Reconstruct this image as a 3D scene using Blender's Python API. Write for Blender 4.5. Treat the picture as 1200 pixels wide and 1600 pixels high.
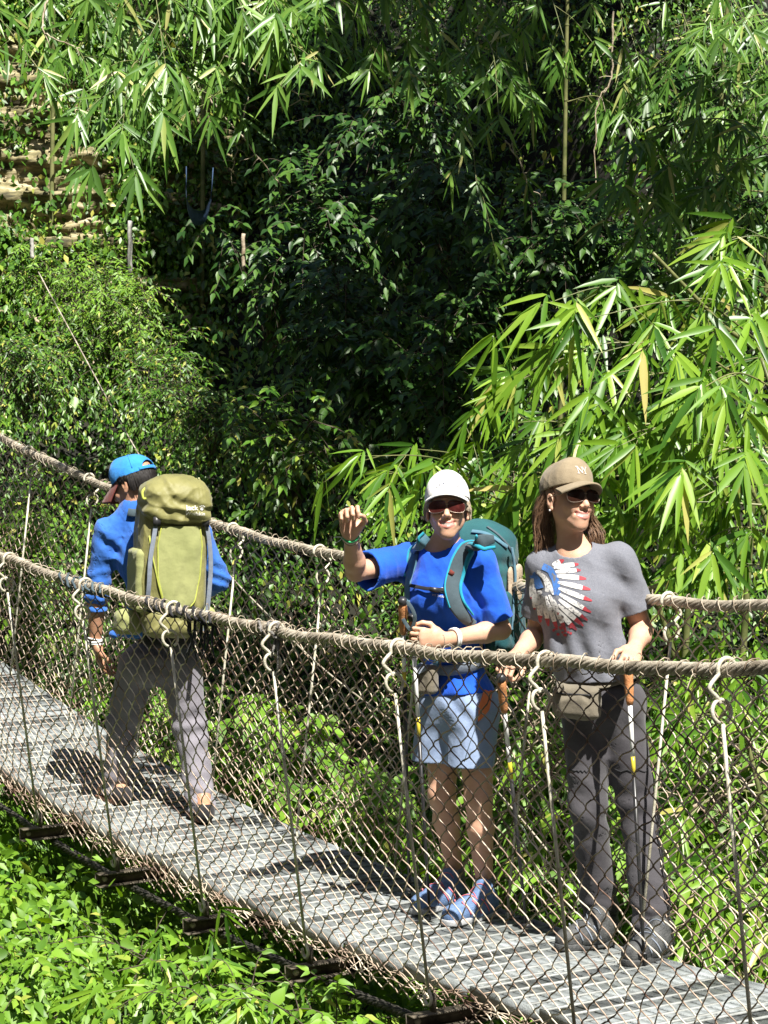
import bpy, math, random
import numpy as np
from mathutils import Vector, Matrix
from mathutils.bvhtree import BVHTree

scene = bpy.context.scene
for o in list(bpy.data.objects):
    bpy.data.objects.remove(o, do_unlink=True)

# ------------------------------------------------------------------ camera
CAMZ = 2.0
PITCH = 0.0492
FPX = 3452.6                      # focal length in pixels of a 1200x1600 picture
cam_d = bpy.data.cameras.new("camera")
cam_d.sensor_fit = 'VERTICAL'
cam_d.sensor_height = 36.0
cam_d.lens = FPX / 1600 * 36.0
cam_d.clip_start = 0.1
cam_d.clip_end = 400
cam = bpy.data.objects.new("camera", cam_d)
scene.collection.objects.link(cam)
cam.location = (0, 0, CAMZ)
cam.rotation_euler = (math.pi / 2 - PITCH, 0, 0)
scene.camera = cam

# ------------------------------------------------------------------ world, sun, exposure
SUN = Vector((0.235, -0.51, 0.83)).normalized()     # direction towards the sun
world = bpy.data.worlds.new("World")
scene.world = world
world.use_nodes = True
wn = world.node_tree
for n_ in list(wn.nodes):
    wn.nodes.remove(n_)
sky = wn.nodes.new('ShaderNodeTexSky')
sky.sky_type = 'NISHITA'
sky.sun_disc = False
sky.sun_elevation = math.asin(SUN.z)
sky.sun_rotation = math.atan2(SUN.x, SUN.y)
bg = wn.nodes.new('ShaderNodeBackground')
bg.inputs['Strength'].default_value = 0.05
wo = wn.nodes.new('ShaderNodeOutputWorld')
wn.links.new(sky.outputs[0], bg.inputs['Color'])
wn.links.new(bg.outputs[0], wo.inputs['Surface'])
sl = bpy.data.lights.new("sun", 'SUN')
sl.energy = 5.0
sl.angle = math.radians(0.5)
sl.color = (1.0, 0.955, 0.88)
so = bpy.data.objects.new("sun", sl)
scene.collection.objects.link(so)
so.rotation_euler = SUN.to_track_quat('Z', 'Y').to_euler()
scene.view_settings.view_transform = 'Standard'
scene.view_settings.look = 'None'
scene.view_settings.exposure = 1.2
scene.view_settings.gamma = 1.0
scene.render.engine = 'CYCLES'
scene.cycles.max_bounces = 5
scene.cycles.diffuse_bounces = 2
scene.cycles.glossy_bounces = 2
scene.cycles.transmission_bounces = 3
scene.cycles.transparent_max_bounces = 4
scene.cycles.sample_clamp_indirect = 4.0

# ------------------------------------------------------------------ helpers
rs = np.random.RandomState(7)
COL = scene.collection

def at(px, py, Y):
    """world point seen at (px, py) of the photograph at distance Y in front of the camera"""
    u = (px - 600) / FPX
    v = -(py - 800) / FPX
    dy = math.cos(PITCH) + v * math.sin(PITCH)
    dz = v * math.cos(PITCH) - math.sin(PITCH)
    return np.array([u / dy * Y, Y, CAMZ + dz / dy * Y])

def V(*a):
    return np.array(a, float)

def unit(a):
    a = np.asarray(a, float)
    n = np.linalg.norm(a, axis=-1, keepdims=True)
    return a / np.maximum(n, 1e-9)

def empty(name, loc, label, cat, group=None):
    o = bpy.data.objects.new(name, None)
    o.empty_display_size = 0.1
    COL.objects.link(o)
    o.location = Vector(loc)
    o['label'] = label
    o['category'] = cat
    if group:
        o['group'] = group
    return o

def tag(o, label=None, cat=None, group=None, kind=None):
    if label: o['label'] = label
    if cat: o['category'] = cat
    if group: o['group'] = group
    if kind: o['kind'] = kind
    return o

def link_mesh(name, me, mats, parent=None, smooth=True):
    o = bpy.data.objects.new(name, me)
    COL.objects.link(o)
    for m in (mats if isinstance(mats, (list, tuple)) else [mats]):
        me.materials.append(m)
    if parent is not None:
        o.parent = parent
        # geometry is written in world coordinates: undo the parents' offset
        off = Vector((0, 0, 0)); p = parent
        while p is not None:
            off += p.location; p = p.parent
        o.location = -off
    if smooth:
        me.polygons.foreach_set('use_smooth', np.ones(len(me.polygons), bool))
    return o

def raw_mesh(name, verts, faces, midx=None):
    """faces: list of int arrays (M,3) or (M,4)"""
    me = bpy.data.meshes.new(name)
    verts = np.asarray(verts, np.float32)
    faces = [np.asarray(f, np.int32) for f in faces if len(f)]
    loops = np.concatenate([f.ravel() for f in faces])
    tot = np.concatenate([np.full(len(f), f.shape[1], np.int32) for f in faces])
    start = np.concatenate([[0], np.cumsum(tot)[:-1]]).astype(np.int32)
    me.vertices.add(len(verts)); me.vertices.foreach_set('co', verts.ravel())
    me.loops.add(len(loops)); me.loops.foreach_set('vertex_index', loops)
    me.polygons.add(len(tot))
    me.polygons.foreach_set('loop_start', start)
    me.polygons.foreach_set('loop_total', tot)
    if midx is not None:
        me.polygons.foreach_set('material_index', np.asarray(midx, np.int32))
    me.update(calc_edges=True)
    me.validate()
    return me

class MB:
    """collects tubes, boxes, strips into one mesh"""
    def __init__(s):
        s.v = []; s.q = []; s.t = []; s.n = 0; s.qm = []; s.tm = []
    def add(s, v, q=None, t=None, m=0):
        v = np.asarray(v, float).reshape(-1, 3)
        if q is not None and len(q):
            q = np.asarray(q, int); s.q.append(q + s.n); s.qm.append(np.full(len(q), m))
        if t is not None and len(t):
            t = np.asarray(t, int); s.t.append(t + s.n); s.tm.append(np.full(len(t), m))
        s.v.append(v); s.n += len(v)
    def tube(s, pts, r, n=6, closed=False, m=0, cap=True, ref=None):
        pts = np.asarray(pts, float)
        P = len(pts)
        r = np.broadcast_to(np.asarray(r, float), (P,))
        if closed:
            tg = unit(np.roll(pts, -1, 0) - np.roll(pts, 1, 0))
        else:
            tg = unit(np.gradient(pts, axis=0))
        if ref is None:
            ref = np.array([0, 0, 1.0]) if abs(tg[:, 2]).mean() < 0.8 else np.array([1.0, 0, 0])
        u = np.cross(tg, ref)
        bad = np.linalg.norm(u, axis=1) < 1e-3
        u[bad] = np.cross(tg[bad], np.array([0.3, 0.9, 0.1]))
        u = unit(u)
        # parallel transport for smoothness
        for i in range(1, P):
            a = u[i - 1] - tg[i] * np.dot(u[i - 1], tg[i])
            if np.linalg.norm(a) > 1e-6:
                u[i] = a / np.linalg.norm(a)
        w = np.cross(tg, u)
        an = np.linspace(0, 2 * np.pi, n, endpoint=False)
        ring = pts[:, None, :] + r[:, None, None] * (np.cos(an)[None, :, None] * u[:, None, :] + np.sin(an)[None, :, None] * w[:, None, :])
        i = np.arange(P if closed else P - 1)[:, None]; j = np.arange(n)[None, :]
        i2 = (i + 1) % P; j2 = (j + 1) % n
        q = np.stack([i * n + j, i * n + j2, i2 * n + j2, i2 * n + j], -1).reshape(-1, 4)
        v = ring.reshape(-1, 3)
        t = []
        if cap and not closed:
            v = np.vstack([v, pts[0], pts[-1]])
            a0, a1 = P * n, P * n + 1
            t = [(a0, (k + 1) % n, k) for k in range(n)] + [(a1, (P - 1) * n + k, (P - 1) * n + (k + 1) % n) for k in range(n)]
        s.add(v, q, t, m)
    def box(s, c, ax, ay, az, m=0):
        """centre and three half-axis vectors"""
        c, ax, ay, az = [np.asarray(a, float) for a in (c, ax, ay, az)]
        v = [c + i * ax + j * ay + k * az for i in (-1, 1) for j in (-1, 1) for k in (-1, 1)]
        q = [(0, 1, 3, 2), (4, 6, 7, 5), (0, 4, 5, 1), (2, 3, 7, 6), (0, 2, 6, 4), (1, 5, 7, 3)]
        s.add(v, q, m=m)
    def grid(s, G, m=0, closed_u=False, closed_v=False):
        """G: (A,B,3) sheet of points"""
        A, B = G.shape[:2]
        i = np.arange(A if closed_u else A - 1)[:, None]; j = np.arange(B if closed_v else B - 1)[None, :]
        i2 = (i + 1) % A; j2 = (j + 1) % B
        q = np.stack([i * B + j, i * B + j2, i2 * B + j2, i2 * B + j], -1).reshape(-1, 4)
        s.add(G.reshape(-1, 3), q, m=m)
    def build(s, name, mats, parent=None, smooth=True):
        v = np.vstack(s.v)
        fl = []; ml = []
        if s.q: fl.append(np.vstack(s.q)); ml.append(np.concatenate(s.qm))
        if s.t: fl.append(np.vstack(s.t)); ml.append(np.concatenate(s.tm))
        me = raw_mesh(name, v, fl, np.concatenate(ml))
        return link_mesh(name, me, mats, parent, smooth)

def bez(p, n=20):
    """smooth curve through control points (Catmull-Rom)"""
    p = [np.asarray(a, float) for a in p]
    if len(p) == 2:
        return np.array([p[0] + (p[1] - p[0]) * t for t in np.linspace(0, 1, n)])
    P = [2 * p[0] - p[1]] + p + [2 * p[-1] - p[-2]]
    out = []
    for i in range(1, len(P) - 2):
        for t in np.linspace(0, 1, n, endpoint=False):
            a, b, c, d = P[i - 1:i + 3]
            out.append(0.5 * ((2 * b) + (c - a) * t + (2 * a - 5 * b + 4 * c - d) * t * t + (3 * b - a - 3 * c + d) * t ** 3))
    out.append(p[-1])
    return np.array(out)

def vnoise(P, f=1.0, seed=0, octv=3):
    """cheap smooth pseudo noise in about -1..1 of points (...,3)"""
    r = np.random.RandomState(seed)
    out = 0; amp = 1.0; tot = 0
    for o in range(octv):
        for _ in range(3):
            k = r.normal(size=3) * f * 1.7; ph = r.uniform(0, 6.28)
            k2 = r.normal(size=3) * f * 1.3
            out = out + amp * np.sin(P @ k + ph + 1.3 * np.sin(P @ k2 + ph * 2))
            tot += amp * 0.75
        amp *= 0.5; f *= 2.05
    return out / tot

# ------------------------------------------------------------------ materials
def nodes_of(m):
    m.use_nodes = True
    nt = m.node_tree
    for n in list(nt.nodes): nt.nodes.remove(n)
    return nt

def mat(name, c1, c2=None, rough=0.7, scale=8.0, metal=0.0, bump=0.0, bscale=60.0, detail=6, spec=0.5, lo=0.35, hi=0.65,
        c3=None, stretch=None, sheen=0.0, weave=0.0, wscale=900.0):
    m = bpy.data.materials.new(name)
    nt = nodes_of(m)
    L = nt.links.new
    out = nt.nodes.new('ShaderNodeOutputMaterial')
    b = nt.nodes.new('ShaderNodeBsdfPrincipled')
    L(b.outputs[0], out.inputs[0])
    b.inputs['Roughness'].default_value = rough
    b.inputs['Metallic'].default_value = metal
    b.inputs['Specular IOR Level'].default_value = spec
    if sheen: b.inputs['Sheen Weight'].default_value = sheen
    tc = nt.nodes.new('ShaderNodeTexCoord')
    src = tc.outputs['Object']
    if stretch:
        mp = nt.nodes.new('ShaderNodeMapping'); mp.inputs['Scale'].default_value = stretch
        L(src, mp.inputs[0]); src = mp.outputs[0]
    n = nt.nodes.new('ShaderNodeTexNoise'); n.inputs['Scale'].default_value = scale; n.inputs['Detail'].default_value = detail
    n.inputs['Roughness'].default_value = 0.6
    L(src, n.inputs['Vector'])
    cr = nt.nodes.new('ShaderNodeValToRGB')
    cr.color_ramp.elements[0].position = lo; cr.color_ramp.elements[1].position = hi
    cr.color_ramp.elements[0].color = (*c1, 1); cr.color_ramp.elements[1].color = (*(c2 or c1), 1)
    if c3:
        e = cr.color_ramp.elements.new((lo + hi) / 2); e.color = (*c3, 1)
    L(n.outputs['Fac'], cr.inputs[0]); L(cr.outputs[0], b.inputs['Base Color'])
    if bump or weave:
        h = None
        if bump:
            n2 = nt.nodes.new('ShaderNodeTexNoise'); n2.inputs['Scale'].default_value = bscale; n2.inputs['Detail'].default_value = 5
            L(src, n2.inputs['Vector'])
            bp = nt.nodes.new('ShaderNodeBump'); bp.inputs['Strength'].default_value = bump; bp.inputs['Distance'].default_value = 0.01
            L(n2.outputs['Fac'], bp.inputs['Height']); h = bp
        if weave:
            w = nt.nodes.new('ShaderNodeTexNoise'); w.inputs['Scale'].default_value = wscale; w.inputs['Detail'].default_value = 1
            L(tc.outputs['Object'], w.inputs['Vector'])
            b2 = nt.nodes.new('ShaderNodeBump'); b2.inputs['Strength'].default_value = weave; b2.inputs['Distance'].default_value = 0.002
            L(w.outputs['Fac'], b2.inputs['Height'])
            if h: L(h.outputs[0], b2.inputs['Normal'])
            h = b2
        L(h.outputs[0], b.inputs['Normal'])
    return m

def leaf_mat(name, cols, rough=0.42, trans=0.35, tcol=(0.35, 0.55, 0.05), spec=0.45, nscale=None):
    """every leaf (mesh island) takes its own colour from the ramp"""
    m = bpy.data.materials.new(name)
    nt = nodes_of(m); L = nt.links.new
    out = nt.nodes.new('ShaderNodeOutputMaterial')
    b = nt.nodes.new('ShaderNodeBsdfPrincipled')
    b.inputs['Roughness'].default_value = rough
    b.inputs['Specular IOR Level'].default_value = spec
    g = nt.nodes.new('ShaderNodeNewGeometry')
    cr = nt.nodes.new('ShaderNodeValToRGB')
    el = cr.color_ramp.elements
    el[0].color = (*cols[0][1], 1); el[0].position = cols[0][0]
    el[1].color = (*cols[-1][1], 1); el[1].position = cols[-1][0]
    for p, c in cols[1:-1]:
        e = el.new(p); e.color = (*c, 1)
    L(g.outputs['Random Per Island'], cr.inputs[0])
    L(cr.outputs[0], b.inputs['Base Color'])
    t = nt.nodes.new('ShaderNodeBsdfTranslucent')
    mx = nt.nodes.new('ShaderNodeMix'); mx.data_type = 'RGBA'; mx.blend_type = 'MULTIPLY'; mx.inputs[0].default_value = 0.0
    br = nt.nodes.new('ShaderNodeHueSaturation'); br.inputs['Value'].default_value = 1.5; br.inputs['Hue'].default_value = 0.485
    br.inputs['Saturation'].default_value = 1.1
    L(cr.outputs[0], br.inputs['Color']); L(br.outputs[0], t.inputs[0])
    s = nt.nodes.new('ShaderNodeMixShader'); s.inputs[0].default_value = trans
    L(b.outputs[0], s.inputs[1]); L(t.outputs[0], s.inputs[2]); L(s.outputs[0], out.inputs[0])
    return m

M = {}
M['cable'] = mat('weathered_steel_cable', (0.20, 0.17, 0.125), (0.56, 0.51, 0.41), 0.6, 14, 0.15, 0.3, 200, c3=(0.40, 0.355, 0.28))
M['dark_cable'] = mat('dark_cable', (0.02, 0.02, 0.018), (0.07, 0.065, 0.05), 0.7, 30, 0.2, 0.3, 200)
M['wire'] = mat('rusty_mesh_wire', (0.12, 0.068, 0.048), (0.68, 0.59, 0.46), 0.55, 6, 0.1, lo=0.37, hi=0.60, c3=(0.40, 0.30, 0.22))
M['rod'] = mat('galvanised_rod', (0.40, 0.37, 0.27), (0.70, 0.67, 0.56), 0.55, 20, 0.15, 0.2, 150)
M['beam'] = mat('dirty_steel_beam', (0.05, 0.04, 0.028), (0.20, 0.17, 0.12), 0.7, 12, 0.2, 0.4, 90)
M['deck'] = mat('galvanised_deck', (0.07, 0.08, 0.07), (0.31, 0.34, 0.35), 0.55, 4, 0.12, 0.4, 120, c3=(0.20, 0.22, 0.22), lo=.3, hi=.68)
M['deckrib'] = mat('deck_cross_rib', (0.20, 0.21, 0.20), (0.36, 0.38, 0.37), 0.6, 9, 0.1, 0.2, 120)
M['bamboo'] = leaf_mat('bamboo_leaf', [(0.0, (0.035, 0.11, 0.012)), (0.35, (0.10, 0.225, 0.018)), (0.7, (0.175, 0.325, 0.025)), (0.95, (0.27, 0.41, 0.05)), (1.0, (0.50, 0.42, 0.14))], trans=0.30, rough=0.38)
M['bamboo_top'] = leaf_mat('high_bamboo_leaf', [(0.0, (0.05, 0.12, 0.018)), (0.5, (0.09, 0.21, 0.03)), (0.92, (0.20, 0.34, 0.06)), (1.0, (0.45, 0.42, 0.16))], trans=0.28, rough=0.38)
M['shrub'] = leaf_mat('shrub_leaf', [(0.0, (0.012, 0.038, 0.008)), (0.5, (0.03, 0.085, 0.012)), (1.0, (0.075, 0.155, 0.022))], rough=0.40, trans=0.10, spec=0.3)  # base colours darkened to deepen the shade in the hollow
M['vine'] = leaf_mat('vine_leaf', [(0.0, (0.022, 0.07, 0.007)), (0.5, (0.055, 0.145, 0.010)), (0.9, (0.13, 0.25, 0.02)), (1.0, (0.40, 0.38, 0.08))], trans=0.15)  # base darkened too, standing in for deeper shade on the slope
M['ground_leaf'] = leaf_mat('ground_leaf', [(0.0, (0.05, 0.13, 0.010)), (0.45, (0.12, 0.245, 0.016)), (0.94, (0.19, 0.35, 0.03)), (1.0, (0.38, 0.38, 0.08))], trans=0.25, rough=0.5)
M['lacing'] = mat('pale_binding_wire', (0.22, 0.16, 0.11), (0.55, 0.49, 0.38), 0.5, 12, 0.2)
M['culm'] = mat('bamboo_culm', (0.06, 0.085, 0.02), (0.22, 0.22, 0.09), 0.45, 6, 0, 0.1, 60)
M['twig'] = mat('dry_twig', (0.20, 0.15, 0.09), (0.50, 0.43, 0.32), 0.8, 20, 0, 0.3, 100)
M['bark'] = mat('bark', (0.035, 0.026, 0.017), (0.10, 0.08, 0.055), 0.9, 14, 0, 0.6, 50)
M['soil'] = mat('dark_soil', (0.004, 0.005, 0.002), (0.016, 0.015, 0.007), 0.95, 3, 0, 0.7, 20)
M['rock'] = mat('layered_rock', (0.05, 0.045, 0.02), (0.50, 0.42, 0.29), 0.85, 3.5, 0, 1.0, 14, c3=(0.24, 0.21, 0.10), stretch=(1, 1, 4), lo=.36, hi=.64, detail=10)

# ------------------------------------------------------------------ bridge geometry in plan
BO = np.array([-1.66672, 9.81511])
PHI = 1.00204
BT = np.array([math.cos(PHI), -math.sin(PHI)])      # along the bridge, to the right and towards the camera
BN = np.array([math.sin(PHI), math.cos(PHI)])       # across the bridge, away from the camera
STEP = 0.795
BW = 1.131
INS = 0.137
def ropez(k): return CAMZ - 0.80595 + 0.01195 * (np.asarray(k, float) - 3.027) ** 2
def deckz(k): return ropez(k) - 1.226 + 0.07
def bp(k, w, z):
    k = np.asarray(k, float); w = np.asarray(w, float); z = np.asarray(z, float)
    k, w, z = np.broadcast_arrays(k, w, z)
    return np.stack([BO[0] + BT[0] * STEP * k + BN[0] * w, BO[1] + BT[1] * STEP * k + BN[1] * w, z], -1)
BT3 = np.array([BT[0], BT[1], 0]); BN3 = np.array([BN[0], BN[1], 0]); UP = np.array([0, 0, 1.0])
K0, K1 = -8.0, 9.0
# ------------------------------------------------------------------ the suspension footbridge
bridge = empty('suspension_footbridge', bp(3, 0.56, deckz(3)), 'steel footbridge hung on cables with rusty wire mesh sides and pale grated deck', 'footbridge')

def helix_rope(name, w, dz, R=0.0135, r=0.0078, strands=6, pitch=0.19, seed=1, mt='cable'):
    mb = MB()
    n = int((K1 - K0) * STEP / 0.018)
    k = np.linspace(K0, K1, n)
    base = bp(k, w, ropez(k) + dz)
    rr = np.random.RandomState(seed)
    base[:, 2] += 0.004 * np.sin(k * 5.1 + seed) + 0.003 * np.sin(k * 11.3)
    tg = unit(np.gradient(base, axis=0)); u = unit(np.cross(tg, UP)); v = np.cross(u, tg)
    s = (k - K0) * STEP
    for i in range(strands):
        a = 2 * np.pi * (i / strands) + s / pitch * 2 * np.pi
        pts = base + R * (np.cos(a)[:, None] * u + np.sin(a)[:, None] * v)
        mb.tube(pts, r, 5)
    return mb.build(name, M[mt], bridge)
helix_rope('handrail_cable', 0.0, 0.0, seed=1)
helix_rope('handrail_cable', BW, 0.0996, seed=2)

# binding wire that laces the mesh to the handrail
def lacing(w, dz, seed):
    mb = MB(); rr = np.random.RandomState(seed)
    k = K0
    while k < K1 - 0.3:
        turns = rr.randint(2, 7); ln = turns * rr.uniform(0.045, 0.085) / STEP
        n = turns * 10
        kk = np.linspace(k, min(k + ln, K1), n)
        a = np.linspace(0, turns * 2 * np.pi, n) + rr.uniform(0, 6)
        R = 0.0240 + 0.008 * np.abs(np.sin(a * rr.uniform(.2, .45) + rr.uniform(0, 6))) ** 2
        kk = kk + 0.022 * np.sin(a + rr.uniform(0, 6)) * rr.uniform(.3, 1.2)
        base = bp(kk, w, ropez(kk) + dz)
        pts = base + R[:, None] * (np.cos(a)[:, None] * BN3 + np.sin(a)[:, None] * UP) + rr.normal(size=(n, 1)) * 0.001
        mb.tube(pts, 0.0019, 4)
        # a bent free end
        e = pts[-1]
        d = unit(rr.normal(size=3) + np.array([0, 0, 0.5]))
        mb.tube(bez([e, e + d * 0.02 + UP * 0.01, e + d * 0.045 - UP * 0.01], 5), 0.0017, 4)
        k += ln * rr.uniform(0.8, 1.25)
    return mb.build('lacing_wire', M['lacing'], bridge)
lacing(0.0, 0.0, 11)
lacing(BW, 0.0996, 12)

def net(side, seed, mt):
    """chain link: every wire is a vertical zigzag hooked into its neighbours"""
    rr = np.random.RandomState(seed)
    a, b = 0.090, 0.077
    L = (K1 - K0) * STEP
    nw = int(L / (a / 2))
    H = 1.235 + (0.09 if side else 0.0)
    nh = int(H / (b / 2)) + 1
    sub = 3
    P = nh * sub + 1
    t = np.arange(P) / sub                       # in half periods
    ph = t % 2.0
    tri = np.where(ph < 1, ph, 2 - ph)           # 0..1..0
    tri = 0.5 - 0.5 * np.cos(np.pi * tri) * 0.35 + (tri - 0.5) * 0.65   # rounded corners
    zdown = t * (b / 2)
    i = np.arange(nw)[:, None]
    flip = (i % 2)
    x = (i + np.where(flip == 0, tri[None, :], 1 - tri[None, :]) * 1.12 - 0.06) * (a / 2)
    zd = np.broadcast_to(zdown[None, :], x.shape).copy()
    # irregular sag of the old mesh
    Q = np.stack([x, zd, np.zeros_like(x)], -1)
    x = x + 0.026 * vnoise(Q, 2.2, seed, 2) + 0.009 * vnoise(Q, 9, seed + 1, 1) + 0.003 * vnoise(Q, 26, seed + 8, 1)
    zd = zd + (0.030 * vnoise(Q, 2.0, seed + 2, 2) + 0.008 * vnoise(Q, 9, seed + 3, 1) + 0.003 * vnoise(Q, 26, seed + 9, 1)) * np.clip(zd / 0.1, 0, 1)
    k = K0 + x / STEP
    f = np.clip(zd / H, 0, 1.1)
    wtop, wbot = (0.0, 0.255) if side == 0 else (BW, BW - 0.045)
    bul = 0.028 * np.sin(np.pi * np.clip(f, 0, 1)) + 0.022 * vnoise(Q, 1.6, seed + 5, 2) * np.sin(np.pi * np.clip(f, 0, 1))
    sg = -1 if side == 0 else 1
    w = wtop + (wbot - wtop) * f ** 1.15 + sg * bul
    # weave: wires alternate front/back at the hooks
    w = w + 0.003 * np.sin(np.pi * t)[None, :] * (1 - 2 * flip)
    z = ropez(k) + (0.0996 if side else 0) - zd
    pts = bp(k, w, z)
    n = 4 if side == 0 else 3
    r = 0.0029 if side == 0 else 0.0033
    tg = unit(np.gradient(pts, axis=1))
    u = unit(np.cross(tg, np.broadcast_to(BN3, tg.shape)))
    v = np.cross(tg, u)
    an = np.linspace(0, 2 * np.pi, n, endpoint=False)
    ring = pts[:, :, None, :] + r * (np.cos(an)[:, None] * u[:, :, None, :] + np.sin(an)[:, None] * v[:, :, None, :])
    W_, P_ = pts.shape[:2]
    wi = np.arange(W_)[:, None, None] * P_ * n; pi_ = np.arange(P_ - 1)[None, :, None]; ji = np.arange(n)[None, None, :]
    j2 = (ji + 1) % n
    q = np.stack([wi + pi_ * n + ji, wi + pi_ * n + j2, wi + (pi_ + 1) * n + j2, wi + (pi_ + 1) * n + ji], -1).reshape(-1, 4)
    me = raw_mesh('wire_mesh', ring.reshape(-1, 3), [q])
    return link_mesh('wire_mesh', me, M[mt], bridge, smooth=False)
net(0, 21, 'wire')
net(1, 31, 'wire')

# crumpled selvedge wire along the deck edges
def selvedge(w, seed, dz0):
    mb = MB(); rr = np.random.RandomState(seed)
    for i in range(4):
        k = np.linspace(K0, K1, 420)
        wob = lambda s, f: 0.02 * np.sin(k * f + s) + 0.012 * np.sin(k * f * 2.7 + s * 3)
        pts = bp(k, w + wob(rr.uniform(0, 6), rr.uniform(4, 9)), deckz(k) + dz0 - rr.uniform(0.0, 0.05) + wob(rr.uniform(0, 6), rr.uniform(5, 12)) * 0.8)
        mb.tube(pts, 0.0022, 4)
    for i in range(220):
        k = rr.uniform(K0, K1)
        p = bp(k, w + rr.normal() * 0.02, deckz(k) + dz0 - 0.02 + rr.normal() * 0.02)
        d1, d2 = rr.normal(size=3) * 0.03, rr.normal(size=3) * 0.03
        mb.tube(bez([p - d1, p + d2 * 0.5, p + d1], 4), 0.002, 3, cap=False)
    return mb.build('selvedge_wire', M['wire'], bridge, smooth=False)
selvedge(0.262, 5, -0.02)
selvedge(BW - 0.05, 6, -0.015)

# hangers
def hanger(k, side):
    w0, w1 = (-0.030, INS - 0.012) if side == 0 else (BW + 0.030, BW - INS + 0.012)
    dz = 0.0996 if side else 0.0
    top = bp(k, w0, ropez(k) + dz); bot = bp(k, w1, deckz(k) - 0.03)
    d = unit(bot - top); L = np.linalg.norm(bot - top)
    out = -BN3 if side == 0 else BN3
    ringc = top + d * 0.112
    mb = MB()
    mb.tube([ringc + d * 0.034, top + d * L * 0.5, bot - d * 0.05], 0.0056, 7)
    # bottom end curls under the plate
    s0 = bot - d * 0.05
    mb.tube(bez([s0, s0 + d * 0.03 + BT3 * 0.012, s0 + d * 0.055 - BT3 * 0.004, s0 + d * 0.05 - BT3 * 0.026, s0 + d * 0.025 - BT3 * 0.03], 6), 0.006, 6)
    rod = mb.build('hanger_rod', M['rod'], bridge)
    e = MB()
    a = np.linspace(-1.1, 4.35, 22)
    # open eye in the plane of the mesh
    e.tube(ringc + 0.032 * (np.cos(a)[:, None] * BN3 + np.sin(a)[:, None] * (-d)), 0.0058, 7)
    e.build('hanger_eye', M['rod'], rod)
    h = MB()
    a = np.linspace(-0.4, 3.5, 14)
    J = bp(k, 0.0 if side == 0 else BW, ropez(k) + dz) + 0.030 * (np.cos(a)[:, None] * out + np.sin(a)[:, None] * UP)
    tail = bez([J[0], top + out * 0.028 - UP * 0.045, ringc - d * 0.040 + out * 0.012, ringc - d * 0.022 + out * 0.002], 5)
    h.tube(np.vstack([J[::-1], tail[1:]]), 0.0062, 7)
    h.build('cable_hook', M['rod'], rod)
for k in range(int(K0), int(K1) + 1):
    hanger(k, 0); hanger(k, 1)

# crossbeams: steel channels that stick out beyond the deck
for k in range(int(K0), int(K1) + 1):
    a, b = bp(k, 0.045, deckz(k) - 0.085), bp(k, BW - 0.045, deckz(k) - 0.085)
    c = (a + b) / 2; hx = (b - a) / 2
    mb = MB()
    mb.box(c - BT3 * 0.022, hx, BT3 * 0.003, UP * 0.028)
    mb.box(c + UP * 0.0255 + BT3 * 0.003, hx, BT3 * 0.022, UP * 0.003)
    mb.box(c - UP * 0.0255 + BT3 * 0.003, hx, BT3 * 0.022, UP * 0.003)
    beam = mb.build('crossbeam', M['beam'], bridge, smooth=False)
    for w in (0.085, BW - 0.085):
        b2 = MB()
        p = bp(k, w, deckz(k) - 0.085) - BT3 * 0.019
        b2.tube([p, p + BT3 * 0.012], 0.011, 6)
        b2.build('bolt', M['rod'], beam, smooth=False)
    for w in (INS, BW - INS):
        b3 = MB()
        p = bp(k, w, deckz(k) - 0.03)
        b3.box(p + UP * 0.004, BN3 * 0.004, BT3 * 0.016, UP * 0.03)
        b3.build('hanger_plate', M['beam'], beam, smooth=False)

# cables the beams rest on
def low_cable(w):
    mb = MB(); n = 700
    k = np.linspace(K0, K1, n)
    base = bp(k, w, deckz(k) - 0.135)
    s = (k - K0) * STEP
    tg = unit(np.gradient(base, axis=0)); u = unit(np.cross(tg, UP)); v = np.cross(u, tg)
    for i in range(5):
        a = 2 * np.pi * (i / 5) + s / 0.16 * 2 * np.pi
        mb.tube(base + 0.010 * (np.cos(a)[:, None] * u + np.sin(a)[:, None] * v), 0.008, 5)
    mb.build('deck_cable', M['dark_cable'], bridge)
low_cable(0.21); low_cable(BW - 0.21)

# deck: grated steel panels, one per bay
WD0, WD1 = 0.285, 1.05
nfl = 17
pw = (WD1 - WD0) / nfl
rd = np.random.RandomState(3)
for k in range(int(K0), int(K1)):
    mb = MB()
    ks = np.array([k + 0.012, k + 0.5, k + 0.988])
    tilt = rd.uniform(-0.003, 0.003)
    for i in range(nfl):
        wc = WD0 + (i + 0.5) * pw
        hw = pw * 0.5 - 0.0036
        dzz = rd.uniform(-0.0015, 0.0015) + tilt * (i - 5) * 0.3
        for a_, b_ in zip(ks[:-1], ks[1:]):
            p, q_ = bp(a_, wc, deckz(a_) + dzz), bp(b_, wc, deckz(b_) + dzz)
            mb.box((p + q_) / 2 - UP * 0.005, (q_ - p) / 2, BN3 * hw, UP * 0.004)
    for j in range(9):
        kk = k + 0.03 + j * 0.1175 + rd.uniform(-.004, .004)
        p, q_ = bp(kk, WD0, deckz(kk) + 0.001), bp(kk, WD1, deckz(kk) + 0.001)
        mb.box((p + q_) / 2, (q_ - p) / 2, BT3 * 0.005, UP * 0.0045, m=1)
    for w in (WD0 - 0.004, WD1 + 0.004):
        for a_, b_ in zip(ks[:-1], ks[1:]):
            p, q_ = bp(a_, w, deckz(a_) - 0.012), bp(b_, w, deckz(b_) - 0.012)
            mb.box((p + q_) / 2, (q_ - p) / 2, BN3 * 0.003, UP * 0.022)
    mb.build('deck_panel', [M['deck'], M['deckrib']], bridge, smooth=False)
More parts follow.
